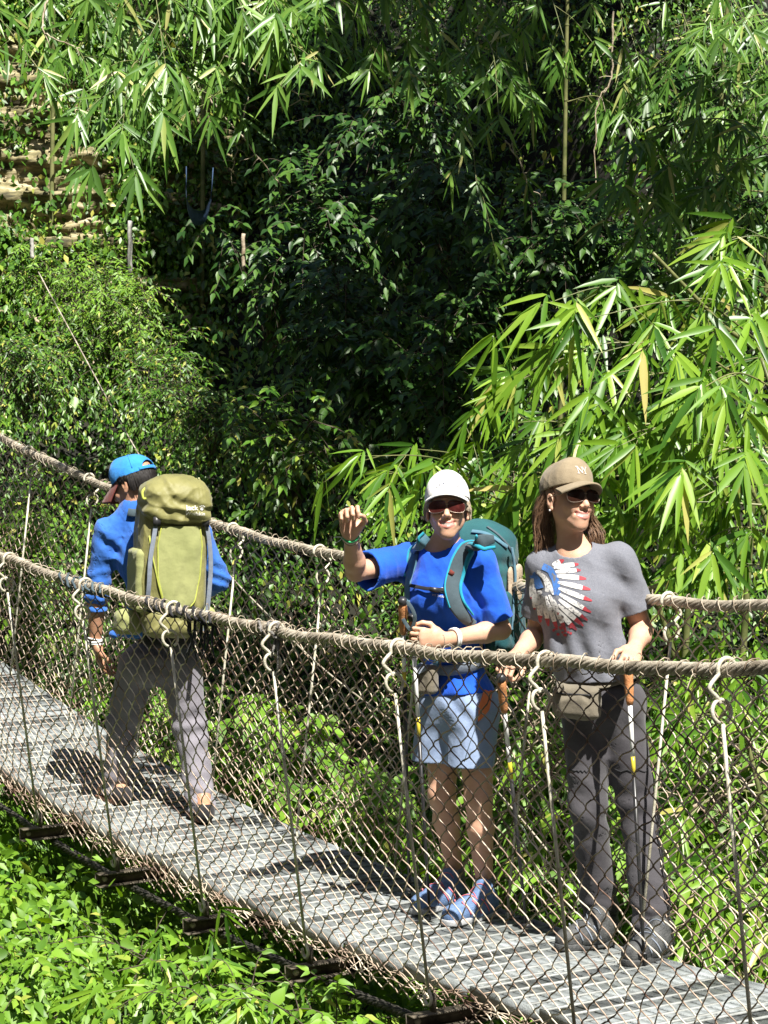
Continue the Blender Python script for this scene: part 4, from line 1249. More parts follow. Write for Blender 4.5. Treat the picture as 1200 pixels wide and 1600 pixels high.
M['pole_white'] = mat('pole_white', (0.78, 0.78, 0.76), None, 0.3, 5)
M['pole_yellow'] = mat('pole_yellow', (0.62, 0.50, 0.05), None, 0.3, 5)
M['pole_black'] = mat('pole_black', (0.015, 0.015, 0.017), (0.03, 0.03, 0.03), 0.35, 20)
M['plastic'] = mat('black_plastic', (0.02, 0.02, 0.022), (0.035, 0.035, 0.038), 0.4, 20)
M['white_print'] = mat('white_print', (0.72, 0.72, 0.70), (0.80, 0.80, 0.78), 0.7, 60)
M['ink'] = mat('grey_print', (0.07, 0.08, 0.13), None, 0.7, 60)
M['cream_thread'] = mat('cream_thread', (0.55, 0.46, 0.42), (0.66, 0.58, 0.52), 0.7, 200)
M['lens'] = mat('dark_lens', (0.035, 0.008, 0.007), (0.09, 0.02, 0.018), 0.12, 30, spec=0.35)
M['lens2'] = mat('brown_lens', (0.020, 0.008, 0.005), (0.03, 0.012, 0.008), 0.12, 5, spec=0.25)
M['metalf'] = mat('bronze_frame', (0.25, 0.20, 0.16), None, 0.3, 5, 0.8)
M['hair_b'] = mat('brown_hair', (0.10, 0.052, 0.028), (0.33, 0.20, 0.12), 0.42, 9, stretch=(6, 6, .6), spec=0.5)
M['hair_g'] = mat('grey_blond_hair', (0.26, 0.20, 0.14), (0.50, 0.42, 0.32), 0.5, 40, stretch=(6, 6, 1))
M['hair_k'] = mat('black_hair', (0.006, 0.005, 0.005), (0.016, 0.013, 0.012), 0.55, 40, stretch=(6, 6, 1), spec=0.3)
M['shoe_blue'] = mat('shoe_blue', (0.07, 0.13, 0.26), (0.14, 0.22, 0.38), 0.7, 40, 0, 0.4, 200)
M['shoe_pink'] = mat('shoe_pink', (0.62, 0.14, 0.17), (0.70, 0.20, 0.22), 0.6, 40)
M['sole'] = mat('sole_grey', (0.30, 0.31, 0.32), (0.46, 0.47, 0.48), 0.8, 30, 0, 0.3, 100)
M['boot'] = mat('grey_boot', (0.025, 0.027, 0.028), (0.075, 0.078, 0.078), 0.7, 30, 0, 0.4, 150)
M['sandal'] = mat('tan_sandal_sole', (0.34, 0.26, 0.18), (0.46, 0.37, 0.27), 0.85, 30, 0, 0.3, 120)
M['flop'] = mat('orange_sandal', (0.20, 0.10, 0.065), (0.28, 0.14, 0.09), 0.7, 20)
M['bead'] = mat('white_beads', (0.70, 0.70, 0.66), (0.82, 0.82, 0.80), 0.4, 300)
M['greenband'] = mat('green_band', (0.02, 0.38, 0.12), (0.05, 0.50, 0.18), 0.6, 90)

def strap(path, width, thick, m, name, parent, nrm, n=10):
    """flat webbing along a path; nrm = outward normal(s)"""
    pts = bez(path, n); tg = unit(np.gradient(pts, axis=0))
    N = np.asarray(nrm, float)
    if N.ndim == 1: N = np.broadcast_to(N, pts.shape)
    else:
        t = np.linspace(0, len(N) - 1, len(pts)); i = np.clip(t.astype(int), 0, len(N) - 2)
        N = N[i] + (N[i + 1] - N[i]) * (t - i)[:, None]
    N = unit(N - tg * (N * tg).sum(1, keepdims=True)); S = np.cross(tg, N)
    w = np.broadcast_to(np.asarray(width, float), (len(pts),)) if np.ndim(width) == 0 else np.interp(np.linspace(0, 1, len(pts)), np.linspace(0, 1, len(width)), width)
    w = w[:, None] / 2; th = thick / 2
    prof = [(-1, -.6), (-.85, -1), (.85, -1), (1, -.6), (1, .6), (.85, 1), (-.85, 1), (-1, .6)]
    G = np.stack([pts + S * w * a + N * th * b for a, b in prof], 1)
    mb = MB(); mb.grid(G, closed_v=True)
    mb.add(G[0], np.array([(0, 1, 2, 3), (0, 3, 4, 7), (4, 5, 6, 7)])); mb.add(G[-1], np.array([(3, 2, 1, 0), (7, 4, 3, 0), (7, 6, 5, 4)]))
    return mb.build(name, M[m], parent)

def cylinder_part(name, a, b, r0, r1, m, parent, n=10):
    mb = MB(); mb.tube([a, (np.asarray(a) + b) / 2, b], [r0, (r0 + r1) / 2, r1], n); return mb.build(name, M[m], parent)

def shrink_to(objs):
    """BVH over finished meshes (world coordinates)"""
    vs, fs, n = [], [], 0
    for o in objs:
        me = o.data; off = np.zeros(3); p = o
        while p is not None: off += np.array(p.location); p = p.parent
        co = np.empty(len(me.vertices) * 3, np.float32); me.vertices.foreach_get('co', co)
        co = co.reshape(-1, 3) + off
        vs += [Vector(c) for c in co]
        for pl in me.polygons: fs.append([i + n for i in pl.vertices])
        n += len(co)
    return BVHTree.FromPolygons(vs, fs)

def project(bvh, pts, d, eps=0.002, start=0.4):
    """move points along direction d onto the surface and lift them by eps"""
    out = []; d = Vector(unit(d)); last = None
    for p in pts:
        p = Vector(p); h = bvh.ray_cast(p - d * start, d, start * 2)
        if h[0] is None:
            q = p - d * 0.0 if last is None else p + d * last
        else:
            last = (h[0] - p).dot(d); q = h[0] - d * eps
        out.append(np.array(q))
    return np.array(out)
# ------------------------------------------------------------------ walkers
HQ = 0.0033
def ondeck(px, py, w=None):
    p = at(px, py, 8.0); c = np.array([0, 0, CAMZ]); d = p - c; T = 1.0
    for _ in range(60):
        q = c + d * T; k = ((q[:2] - BO) @ BT) / STEP; T = (float(deckz(k)) - CAMZ) / d[2]
    q = c + d * T; q[2] = float(deckz(((q[:2] - BO) @ BT) / STEP)) + 0.006
    return q

def text2d(s, size, name='t'):
    cu = bpy.data.curves.new(name, 'FONT'); cu.body = s; cu.size = size; cu.align_x = 'CENTER'; cu.resolution_u = 3
    o = bpy.data.objects.new(name, cu); COL.objects.link(o)
    bpy.context.view_layer.update()
    me = bpy.data.meshes.new_from_object(o.evaluated_get(bpy.context.evaluated_depsgraph_get()))
    v = np.array([tuple(x.co)[:2] for x in me.vertices]); f = [tuple(p.vertices) for p in me.polygons]
    bpy.data.objects.remove(o, do_unlink=True)
    return v, f

def decal(name, groups, org, xd, yd, pd, bvh, mats, parent, eps=0.0025):
    """groups: list of (2D points, faces, material index) laid over a surface"""
    vs, fs, ms, n = [], [], [], 0
    for v, f, m in groups:
        P = org + v[:, :1] * xd + v[:, 1:2] * yd
        vs.append(project(bvh, P, pd, eps)); fs += [tuple(i + n for i in q) for q in f]; ms += [m] * len(f); n += len(v)
    me = bpy.data.meshes.new(name); me.from_pydata([tuple(p) for p in np.vstack(vs)], [], fs)
    for p, m in zip(me.polygons, ms): p.material_index = m
    return link_mesh(name, me, mats, parent, smooth=False)

def strap_on(bvh, pts, width, m, name, parent, eps=0.006, thick=0.006, view=(0, 1, 0), n=8, off=0.0):
    P = bez(pts, n); d = Vector(unit(view)); pos, nor = [], []; last = 0.0
    for p in P:
        h = bvh.ray_cast(Vector(p) - d * 0.5, d, 1.0)
        if h[0] is None:
            pos.append(p + np.array(d) * last); nor.append(nor[-1] if nor else np.array([0, -1.0, 0]))
        else:
            last = (h[0] - Vector(p)).dot(d); nn = np.array(h[1]); nn = nn if nn @ np.array(d) < 0 else -nn
            pos.append(np.array(h[0])); nor.append(nn)
    pos = np.array(pos); nor = np.array(nor)
    for _ in range(6):
        nor[1:-1] = (nor[:-2] + nor[1:-1] * 1 + nor[2:]) / 3; pos[1:-1] = (pos[:-2] + pos[1:-1] * 2 + pos[2:]) / 4
    nor = unit(nor); pos = pos + nor * eps
    if off: 
        tg = unit(np.gradient(pos, axis=0)); pos = pos + np.cross(tg, nor) * off
    return strap(list(pos), width, thick, m, name, parent, nor, n=2)

def ball_cap(c, F, s, m, mbrim, parent, brim=0.068, tilt=0.18, droop=0.030, archd=0.030, hole=False, seed=0, lift=0.0):
    L = lambda x, y, z: c + F @ (np.array([x, y, z]) * s)
    R = np.array([.0845, .1040, .0900]) * s
    cc = L(0, -.016, .040 + lift)
    nn = F @ unit([0, tilt, -1.0])
    pr = [ell(cc, R, .0, Rm=F), ell(cc + F @ (np.array([0, .050, .026]) * s), np.array([.064, .052, .070]) * s, .03, Rm=F),
          wrinkle(.0022, 26, seed), (None, .006, 'shell'), plane(L(0, 0, .030 + lift), nn)]
    if hole:
        pr.append(ell(L(0, -.118, .045 + lift), np.array([.046, .05, .032]) * s, .004, 's', Rm=F))
    o = solid_obj('cap', pr, cc - .15, cc + .15, 0.0026, M[m], parent)
    # seams and button
    mb = MB()
    for a in np.linspace(0, 2 * np.pi, 6, endpoint=False) + math.pi / 2:
        pts = []
        for t in np.linspace(0.15, 1.42, 12):
            q = np.array([math.sin(t) * math.cos(a) * R[0], math.sin(t) * math.sin(a) * R[1], math.cos(t) * R[2]]) / s
            w = cc + F @ (q * s)
            if (w - L(0, 0, .030 + lift)) @ nn < 0: pts.append(w)
        if len(pts) > 2 and abs(math.cos(a)) > .3: mb.tube(pts, .0022, 5)
    b = cc + F @ np.array([0, 0, R[2]]); mb.tube([b - F[:, 2] * .003, b + F[:, 2] * .003], [.009, .007], 8)
    mb.build('cap_seam', M[m], o)
    if brim:
        G = []
        for i, th in enumerate(np.linspace(-1.12, 1.12, 29)):
            row = []
            for v in np.linspace(-0.08, 1, 9):
                x = math.sin(th) * (.082 + .006 * v); y0 = math.cos(th) * .100 - .012
                y = y0 + brim * v * math.cos(th * 0.95) ** 0.75 + .01 * v
                z = .034 + lift + tilt * .08 - droop * v - archd * (x / .084) ** 2 + 0.004 * v * (1 - v)
                row.append(L(x, y, z))
            G.append(row)
        G = np.array(G); mb = MB()
        up = F[:, 2] * .0035
        top, bot = G + up, G - up
        mb.grid(top); mb.grid(bot[:, ::-1]); mb.grid(np.stack([top[:, -1], G[:, -1] + unit(G[:, -1] - G[:, -2]) * .003, bot[:, -1]], 1))
        mb.grid(np.stack([bot[0], top[0]], 1)); mb.grid(np.stack([top[-1], bot[-1]], 1))
        mb.build('cap_brim', M[mbrim], o)
    return o

def strands(name, roots, fn, m, parent, n=200, r=(.0035, .0012), seed=0, sides=5):
    mb = MB(); rr = np.random.RandomState(seed)
    for i in range(n):
        pts = fn(rr, i)
        mb.tube(pts, np.interp(np.linspace(0, 1, len(pts)), [0, .15, .8, 1], [r[0] * .7, r[0], r[0] * .8, r[1]]), sides, cap=False)
    return mb.build(name, M[m], parent)

def glasses(c, F, s, parent, lens='lens', frame_m='metalf', y=.098, z=0.0, wid=.030, hgt_=.021, rim=True):
    L = lambda x, y_, z_: c + F @ (np.array([x, y_, z_]) * s)
    f = MB(); l = MB()
    for sx in (-1, 1):
        cx = .0355 * sx
        rings = []
        for q in np.linspace(0, 1, 5):
            ring = []
            for a in np.linspace(0, 2 * np.pi, 24, endpoint=False):
                ca, sa = math.cos(a), math.sin(a)
                ex = abs(ca) ** .75 * np.sign(ca) * wid * q; ez = abs(sa) ** .8 * np.sign(sa) * hgt_ * q * (1.0 if sa > 0 else 1.05) - .003 * (ex * sx / wid)
                xx = cx + ex; yy = y - 3.2 * xx * xx + .004 * (1 - q * q)
                ring.append(L(xx, yy, z + ez))
            rings.append(ring)
        l.grid(np.array(rings), closed_v=True)
        if rim: f.tube(np.array(rings[-1]), .0014 * s, 5, closed=True)
        f.tube([L(.062 * sx, y - .0125, z + .010), L(.074 * sx, y - .035, z + .010), L(.080 * sx, .02, z + .008), L(.081 * sx, -.012, z + .004)], .0018 * s, 5)
    f.tube(bez([L(-.007, y - .001, z + .006), L(0, y + .002, z + .009), L(.007, y - .001, z + .006)], 4), .0016 * s, 5)
    o = f.build('sunglasses', M[frame_m], parent)
    l.build('lens', M[lens], o)
    return o

def pole(label, top, bot, parts, r=.0085, grip=None, seed=0, strapc=None):
    """parts: (fraction of the way down, material)"""
    top = np.asarray(top, float); bot = np.asarray(bot, float); d = bot - top; L = _len(d); u = unit(d)
    t = empty('trekking_pole', bot, label, 'trekking pole')
    if grip:
        g0 = top; g = MB(); zs = np.linspace(0, .13, 10)
        g.tube([g0 + u * z for z in zs], [.013, .0165, .0175, .016, .0155, .0165, .0155, .0145, .0140, .011], 9)
        go = g.build('grip', M[grip], t)
        k = MB(); k.tube([g0 - u * .022, g0 - u * .014, g0 - u * .002, g0 + u * .006], [.010, .0175, .018, .014], 9); k.build('grip_knob', M['plastic'], go)
    a = 0.0
    for f, m in parts:
        p, q = top + d * a + (u * .125 if a == 0 and grip else 0), top + d * f
        nm = {'pole_white': 'upper_shaft', 'pole_yellow': 'shaft_band', 'pole_black': 'lower_shaft', 'strap_grey': 'middle_shaft', 'orange_cloth': 'shaft_band'}[m]
        cylinder_part(nm, p, q, r * (1 - .35 * a), r * (1 - .35 * f), m, t, 8); a = f
    b = MB(); b.tube([bot - u * .05, bot - u * .045, bot - u * .04], [.004, .024, .008], 10); b.build('basket', M['plastic'], t)
    b = MB(); b.tube([bot - u * .03, bot - u * .004], [.006, .004], 8); b.build('tip', M['rod'], t)
    if strapc:
        s0 = top + u * .01; mb_pts = [s0, s0 + np.array([.02, -.02, .01]), s0 + np.array([.045, -.02, -.04]), s0 + np.array([.03, .0, -.09]), s0 + np.array([.0, 0, -.05])]
        strap(mb_pts, .014, .003, strapc, 'wrist_strap', t, (0, -1, 0.1), n=6)
    return t

def shoe_obj(heel, toe, par, mu, ms, s=1.0, laces=None, name='shoe', wd=.042):
    up, so_ = shoe(heel, toe, s=s, wd=wd)
    lo, hi = bounds([heel, toe], .09); lo[2] = heel[2] - .02; hi[2] = heel[2] + .17
    o = solid_obj(name, up, lo, hi, .003, M[mu], par)
    solid_obj('sole', so_, lo, hi, .003, M[ms], o)
    if laces:
        d = unit(toe - heel); S = np.cross(d, UP); L = _len(toe - heel); b = shrink_to([o]); mb = MB()
        for j in range(4):
            t = .34 + j * .10
            c = heel + d * L * t + UP * .15
            pts = [c + S * x * .05 + d * (.02 * ((-1) ** j) * x) for x in np.linspace(-1, 1, 9)]
            q = project(b, pts, (0, 0, -1), .003, .2); mb.tube(q[1:-1], .0018, 5)
        for sx in (-1, 1):
            for j in range(3):
                c0 = heel + d * L * (.30 + .17 * j) + UP * .035; c1 = heel + d * L * (.42 + .15 * j) + UP * .085
                pts = [c0 + (c1 - c0) * x + S * sx * .10 for x in np.linspace(0, 1, 7)]
                q = project(b, pts, -S * sx, .002, .1); mb.tube(q, .0030, 4)
        mb.build('trim', M[laces], o)
    return o

# ======================================================= woman in the white cap
def woman_white_cap():
    Y0 = 8.4; a = lambda px, py, dy=0.0: at(px, py, Y0 + dy)
    root = empty('person', ondeck(715, 1432), 'woman in white cap and royal blue t-shirt raising a loose fist', 'person')
    f = yawf(-33); F = frame(f); sd = -F[:, 0]                      # sd: towards her left (picture right)
    hc = a(699, 797, -.05); HF = frame(yawf(-3, 11), (-.02, 0, 1))
    hp, HL = head(hc, HF, 1.0, smile=1.0)
    Rs, Re, Rw = a(640, 876, .09), a(556, 893, -.12), a(548, 836, -.27)
    Ls, Le, Lw = a(750, 878, -.07), a(783, 984, -.06), a(692, 1000, -.22)
    hh, tips, tt = hand(Rw, (a(544, 790, -.30) - Rw), (0.10, -1, -.10), 1, 1.22, s=1.02, thumb_curl=.75, curls=[1.1, 1.25, 1.3, 1.3])
    h2, tips2, tt2 = hand(Lw, (a(640, 994, -.28) - Lw), (.1, 1, -.1), -1, 1.05, s=.98, thumb_curl=.5)
    nb = a(694, 866, 0.0); ch = a(694, 925, 0); wa = a(708, 1010, 0); pe = a(717, 1095, 0)
    hipR, hipL = a(692, 1110, .05), a(741, 1110, -.04)
    knR, knL = a(691, 1243, .06), a(748, 1250, -.07)
    anR, anL = ondeck(712, 1410) + UP * .10, ondeck(757, 1428) + UP * .10
    body = hp + [cap(HL(0, -.016, -.06), nb - UP * .01, .045, .053, .03), cap(nb, ch, .07, .10, .05),
                 ell(ch, (.145, .10, .17), .05, Rm=F), ell(wa, (.12, .09, .12), .05, Rm=F), ell(pe, (.145, .11, .12), .05, Rm=F)]
    body += arm(Rs, Re, Rw, 1.02) + hh + arm(Ls, Le, Lw, 1.0) + h2
    body += leg(hipR, knR, anR, .93) + leg(hipL, knL, anL, .96)
    # knees
    for k_ in (knR, knL): body += [ell(k_ + f * .03 + UP * .01, (.034, .026, .036), .03, Rm=F)]
    for an_, hx, tx in ((anR, (715, 1410), (662, 1428)), (anL, (768, 1430), (712, 1446))):
        body += [cap(an_, an_ - UP * .04 + (ondeck(*tx) - an_) * .3, .034, .022, .02)]
    body.append(wrinkle(.0006, 45, 5))
    P = [hc, Re, Rw, Lw, anR, anL, hh and tips[0], tips[1], tips2[0], Le]
    lo, hi = bounds(P, .15); lo[2] = anR[2] - .09
    lip0 = HF[:, 1]
    def cls(Cn):
        q = (Cn - hc) @ HF
        t = np.clip(q[:, 0] / .0295, -1.2, 1.2); zu = -.0600 + .0095 * t * t; zl = -.0765 + .0119 * t * t
        lip = (np.abs(q[:, 0]) < .0285) & (q[:, 1] > .066) & (q[:, 2] < zu + .0040) & (q[:, 2] > zl - .0055)
        th = (np.abs(q[:, 0]) < .0215) & (q[:, 1] > .066) & (q[:, 2] < zu - .0038) & (q[:, 2] > zl + .0062)
        return np.where(th, 2, np.where(lip, 1, 0))
    bo = solid_obj('body', body, lo, hi, HQ, [M['skin2'], M['lips'], M['teeth']], root, cls)
    # hair: short, grey blond, showing round the ears and nape
    def hs(rr, i):
        th = rr.uniform(.35, 2 * math.pi - .35) ; x = math.sin(th) * .079; y = math.cos(th) * .096 - .018
        if y > .045: y = .045
        p0 = HL(x, y, .035 + rr.uniform(0, .01)); l = rr.uniform(.04, .065)
        if abs(x) > .05 and y > -.02: l *= .62
        o_ = unit([x, y + .02, 0]); w1 = HL(x + o_[0] * .008, y + o_[1] * .008, .035 - l * .5); w2 = HL(x + o_[0] * rr.uniform(-.002, .014), y + o_[1] * .01, .03 - l)
        return bez([p0, w1, w2], 5)
    strands('hair', None, hs, 'hair_g', root, n=1300, r=(.0017, .0006), seed=4, sides=4)
    cp = ball_cap(hc, HF, 1.03, 'white_cap', 'white_cap', root, brim=.045, tilt=.10, droop=.012, archd=.020, seed=3, lift=.008)
    bvc = shrink_to([cp])
    gr = []
    for s_, sz, yy, arc in (('CHALLENGE', .0165, .0125, 3.0), ('CATHEDRALS', .0105, -.0085, 1.2), ('ELLIS', .0070, -.0185, 0)):
        v, fc = text2d(s_, sz); v[:, 1] += yy - arc * v[:, 0] ** 2 * 2; gr.append((v * [1.0, 1.0], fc, 0))
    for sx in (-1, 1):
        v = np.array([(sx * .012, .001), (sx * .034, .0), (sx * .034, .0012), (sx * .012, .0022)]); gr.append((v, [(0, 1, 2, 3)], 0))
    decal('cap_print', gr, hc + np.array([0, -.15, .104]), np.array([1.0, 0, 0]), UP, (0, .97, -.22), bvc, [M['ink']], cp, .0022)
    glasses(hc, HF, 1.0, root, 'lens', 'metalf', y=.104, z=.000, wid=.0335, hgt_=.0235)
    # t-shirt
    slR = Rs + (Re - Rs) * .80; slL = Ls + (Le - Ls) * .86
    dR = unit(Re - Rs); dL = unit(Le - Ls)
    hem = a(722, 1082, 0)
    sh = [cap(nb + UP * .005, ch, .085, .12, .05), ell(ch, (.155, .115, .185), .05, Rm=F), ell(ch + f * .055 - UP * .02, (.125, .085, .085), .05, Rm=F),
          ell(wa, (.138, .108, .14), .06, Rm=F), ell(pe, (.160, .126, .14), .06, Rm=F),
          cap(Rs - dR * .03, slR, .060, .062, .035), cap(Rs - dR * .0, slR, .060, .070, .03, flat=unit(np.cross(dR, f)), ratio=.95),
          cap(Ls, slL, .058, .064, .03), cap(Rs, nb, .056, .055, .04), cap(Ls, nb, .056, .055, .04),
          cap(slR - dR * .06 - UP * .02, slR - UP * .03, .045, .055, .03),
          wrinkle(.006, 11, 12, (1, 1, .6)), wrinkle(.0035, 27, 13, (1, 1, .5)), folds(.007, ch + sd * .10 + f * .06, .11, (sd * .6 + UP), 62, 3), folds(.008, Rs - UP * .06, .10, (1, 0, .9), 60, 5), folds(.006, wa + f * .08, .12, (.3, 0, 1), 55, 6),
          folds(.006, pe + f * .1, .12, (.5, 0, 1), 55, 8), folds(.005, slL, .09, (1, 0, .3), 60, 9),
          (None, .009, 'shell'),
          cutlocal(slR, dR, slR + dR * .06, .115), cutlocal(slL, dL, slL + dL * .06, .10),
          plane(hem, unit(-UP + sd * .10)),
          ell(nb + f * .028 + UP * .048, (.066, .072, .055), .006, 's', Rm=F)]
    lo, hi = bounds([slR, slL, hem, nb, ch], .19); lo[2] = hem[2] - .03
    shirt = solid_obj('t_shirt', sh, lo, hi, .0042, M['royal_blue'], root)
    bsh = shrink_to([shirt])
    # small white print under the chest strap
    gr = []
    for j, (y0, l) in enumerate(((.010, .050), (.002, .060), (-.004, .055))):
        xs = np.linspace(-l / 2, l / 2, 9); v = np.array([(x, y0 + .003 * math.sin(x * 90 + j)) for x in xs] + [(x, y0 + .0045 + .003 * math.sin(x * 90 + j)) for x in xs])
        gr.append((v, [(i, i + 1, i + 10, i + 9) for i in range(8)], 0))
    v, fc = text2d('MT EVEREST', .011); v[:, 1] -= .020; gr.append((v, fc, 0))
    decal('shirt_print', gr, a(689, 930, -.3), np.array([.95, 0, -.12]), UP, (0, 1, 0), bsh, [M['white_print']], shirt)
    # shorts
    hR, hL = a(680, 1188, .06), a(735, 1193, -.06)
    st_ = [ell(pe - UP * .01, (.150, .118, .13), .05, Rm=F), cap(hipR, hR, .088, .080, .04), cap(hipL, hL - UP * .01, .090, .084, .04),
           cap(hipR, hR + (hR - hipR) * .3, .088, .080, .04), cap(hipL, hL + (hL - hipL) * .3, .090, .082, .04),
           wrinkle(.004, 13, 22, (1, 1, .7)), folds(.005, hipL + f * .08, .10, (1, 0, .6), 70, 4),
           (None, .007, 'shell'), plane(a(710, 1192, 0), -UP), plane(a(710, 1055, 0), UP)]
    lo, hi = bounds([hR, hL, pe], .16)
    sho = solid_obj('shorts', st_, lo, hi, .0042, M['pale_blue_shorts'], root)
    bso = shrink_to([sho])
    strap_on(bso, [a(765, 1082, -.2), a(757, 1110, -.2), a(748, 1130, -.2)], [.034, .045, .004], 'orange_cloth', 'pocket_lining', sho, eps=.004)
    strap_on(bso, [a(748, 1130, -.2), a(735, 1165, -.2), a(727, 1192, -.2)], .003, 'slate_strap', 'seam', sho, eps=.003, thick=.002)
    # socks and shoes
    for an_, kn_, (hx, tx) in ((anR, knR, ((718, 1412), (645, 1432))), (anL, knL, ((772, 1431), (694, 1450)))):
        q = an_ - UP * .05; u = an_ + (kn_ - an_) * .12
        so_ = solid_obj('sock', [cap(q, u, .040, .043, .02), wrinkle(.0018, 60, 3, (.3, .3, 2)), plane(u, unit(kn_ - an_)), ell(u + (kn_ - an_) * .06, (.036, .036, .03), .003, 's')], *bounds([q, u], .07), .003, M['sock'], root)
        shoe_obj(ondeck(*hx), ondeck(*tx), root, 'shoe_blue', 'sole', s=1.02, laces='shoe_pink', name='trail_shoe')
    # wrist bands
    mb = MB()
    def band(c, ax, r, t, m_, nm, wob=0):
        ax = unit(ax); e1 = unit(np.cross(ax, (0, 1, .2))); e2 = np.cross(ax, e1); mb = MB()
        an = np.linspace(0, 2 * np.pi, 28, endpoint=False)
        mb.tube(c + r * (np.cos(an)[:, None] * e1 + np.sin(an)[:, None] * e2) + ax * (wob * np.sin(3 * an))[:, None], t, 6, closed=True)
        return mb.build(nm, M[m_], root)
    ax = Rw - Re
    band(Rw - unit(ax) * .004, ax, .0295, .0040, 'greenband', 'wristband', .002)
    band(Rw - unit(ax) * .014, ax, .0300, .0022, 'white_print', 'wristband', .003)
    b_ = band(Rw - unit(ax) * .022, ax, .0310, .0024, 'wire', 'wristband', .003)
    mb = MB(); q = Rw - unit(ax) * .012 + np.array([-.03, -.01, 0])
    mb.tube(bez([q, q + np.array([-.02, -.01, .002]), q + np.array([-.034, 0, -.002])], 4), .0012, 4); mb.tube(bez([q, q + np.array([-.012, -.01, -.012]), q + np.array([-.028, 0, -.022])], 4), .0012, 4)
    mb.build('cord_end', M['white_print'], b_)
    ax = Le - Lw; band(Lw + unit(ax) * .050, ax, .0345, .0050, 'bead', 'bracelet', .001); band(Lw + unit(ax) * .060, ax, .0355, .0045, 'bead', 'bracelet', .001)

    # ---------------- teal backpack
    bk = -f
    pc = ch + bk * .250 - UP * .012
    pk = empty('backpack', pc - UP * .25, 'teal hiking backpack with bright blue strap lining, worn by the woman in the white cap', 'backpack')
    pr = [rbox(pc, (.142, .115, .245), .07, 0, Rm=F, taper=.0, bulge=.06), ell(pc + UP * .17 + bk * .01, (.125, .105, .11), .05, Rm=F),
          rbox(pc + bk * .09 - UP * .04, (.105, .05, .16), .045, .02, Rm=F), wrinkle(.006, 12, 31), folds(.005, pc + UP * .1, .2, (0.2, 0, 1), 60, 2)]
    po = solid_obj('pack_body', pr, pc - .36, pc + .36, .0045, M['teal'], pk)
    pq = pc + sd * .128 - UP * .105 + bk * .02
    solid_obj('side_pocket', [rbox(pq, (.04, .095, .125), .035, 0, Rm=F), wrinkle(.005, 15, 33), plane(pq + UP * .105, unit(UP + bk * .1))], pq - .2, pq + .2, .0045, M['teal'], pk)
    bpk = shrink_to([po])
    # straps on the pack side
    strap_on(bpk, [a(800, 868, -.3), a(806, 905, -.3), a(803, 960, -.3), a(800, 1000, -.3)], .013, 'slate_blue', 'compression_strap', pk, eps=.028)
    strap_on(bpk, [a(770, 835, -.3), a(790, 850, -.3), a(812, 880, -.3), a(828, 935, -.3), a(826, 985, -.3)], .010, 'slate_strap', 'zip_line', pk, eps=.004)
    strap_on(bpk, [a(745, 842, -.3), a(770, 846, -.3), a(800, 866, -.3)], .016, 'slate_blue', 'lid_strap', pk, eps=.006)
    # shoulder straps
    pL = [a(772, 842, -.2), a(752, 846, -.2), a(733, 862, -.2), a(716, 890, -.2), a(706, 922, -.2), a(712, 948, -.2), a(727, 968, -.2), a(740, 978, -.2)]
    strap_on(bsh, pL, [.03, .055, .060, .058, .056, .055, .045, .028], 'slate_strap', 'shoulder_strap', pk, eps=.012, thick=.016)
    strap_on(bsh, pL[:-1], [.012, .016, .016, .014, .012, .010, .006], 'bright_teal', 'strap_lining', pk, eps=.015, thick=.020, off=-.030)
    strap_on(bsh, pL[1:-2], [.012, .010, .008, .006, .004], 'bright_teal', 'strap_lining', pk, eps=.013, thick=.016, off=.029)
    pR = [a(668, 838, -.2), a(655, 852, -.2), a(648, 880, -.2), a(644, 905, -.2), a(640, 930, -.2), a(641, 950, -.2)]
    strap_on(bsh, pR, [.03, .048, .044, .036, .020, .014], 'slate_blue', 'shoulder_strap', pk, eps=.010, thick=.014)
    strap_on(bsh, pR[:4], [.010, .010, .008, .004], 'bright_teal', 'strap_lining', pk, eps=.013, thick=.016, off=.020)
    strap_on(bsh, [a(645, 920, -.2), a(662, 922, -.2), a(684, 924, -.2), a(706, 926, -.2)], .014, 'black_cloth', 'chest_strap', pk, eps=.012, thick=.004)
    bx = MB(); q = project(bsh, [a(679, 923, -.2)], (0, 1, 0), .02)[0]; bx.box(q, np.array([.018, 0, -.003]), (0, .004, 0), (0, 0, .009)); bx.build('buckle', M['plastic'], pk)
    for q in ((733, 972), (741, 980)):
        bx = MB(); q = project(bsh, [a(*q, -.2)], (0, 1, 0), .012)[0]; bx.box(q, np.array([.014, 0, -.010]), (0, .004, 0), np.array([.006, 0, .008])); bx.build('buckle', M['plastic'], pk)
    bx = MB(); q = project(bsh, [a(706, 897, -.2)], (0, 1, 0), .026)[0]; bx.box(q, np.array([.008, 0, -.006]), (0, .001, 0), np.array([.005, 0, .008])); bx.build('brand_tag', M['maroon'], pk)
    # hip belt
    strap_on(bsh, [a(658, 1044, -.2), a(690, 1052, -.2), a(730, 1046, -.2), a(766, 1034, -.2)], [.045, .040, .045, .05], 'strap_grey', 'hip_belt', pk, eps=.010, thick=.012)
    strap_on(bsh, [a(688, 1025, -.25), a(687, 1060, -.25), a(689, 1100, -.25), a(691, 1135, -.25), a(692, 1165, -.25)], .024, 'slate_blue', 'hanging_strap', pk, eps=.022, thick=.003)
    q = a(668, 1062, -.15); solid_obj('belt_pouch', [rbox(q, (.04, .03, .055), .02, 0, Rm=F), wrinkle(.003, 25, 4)], q - .08, q + .08, .004, M['dirty_khaki'], pk)
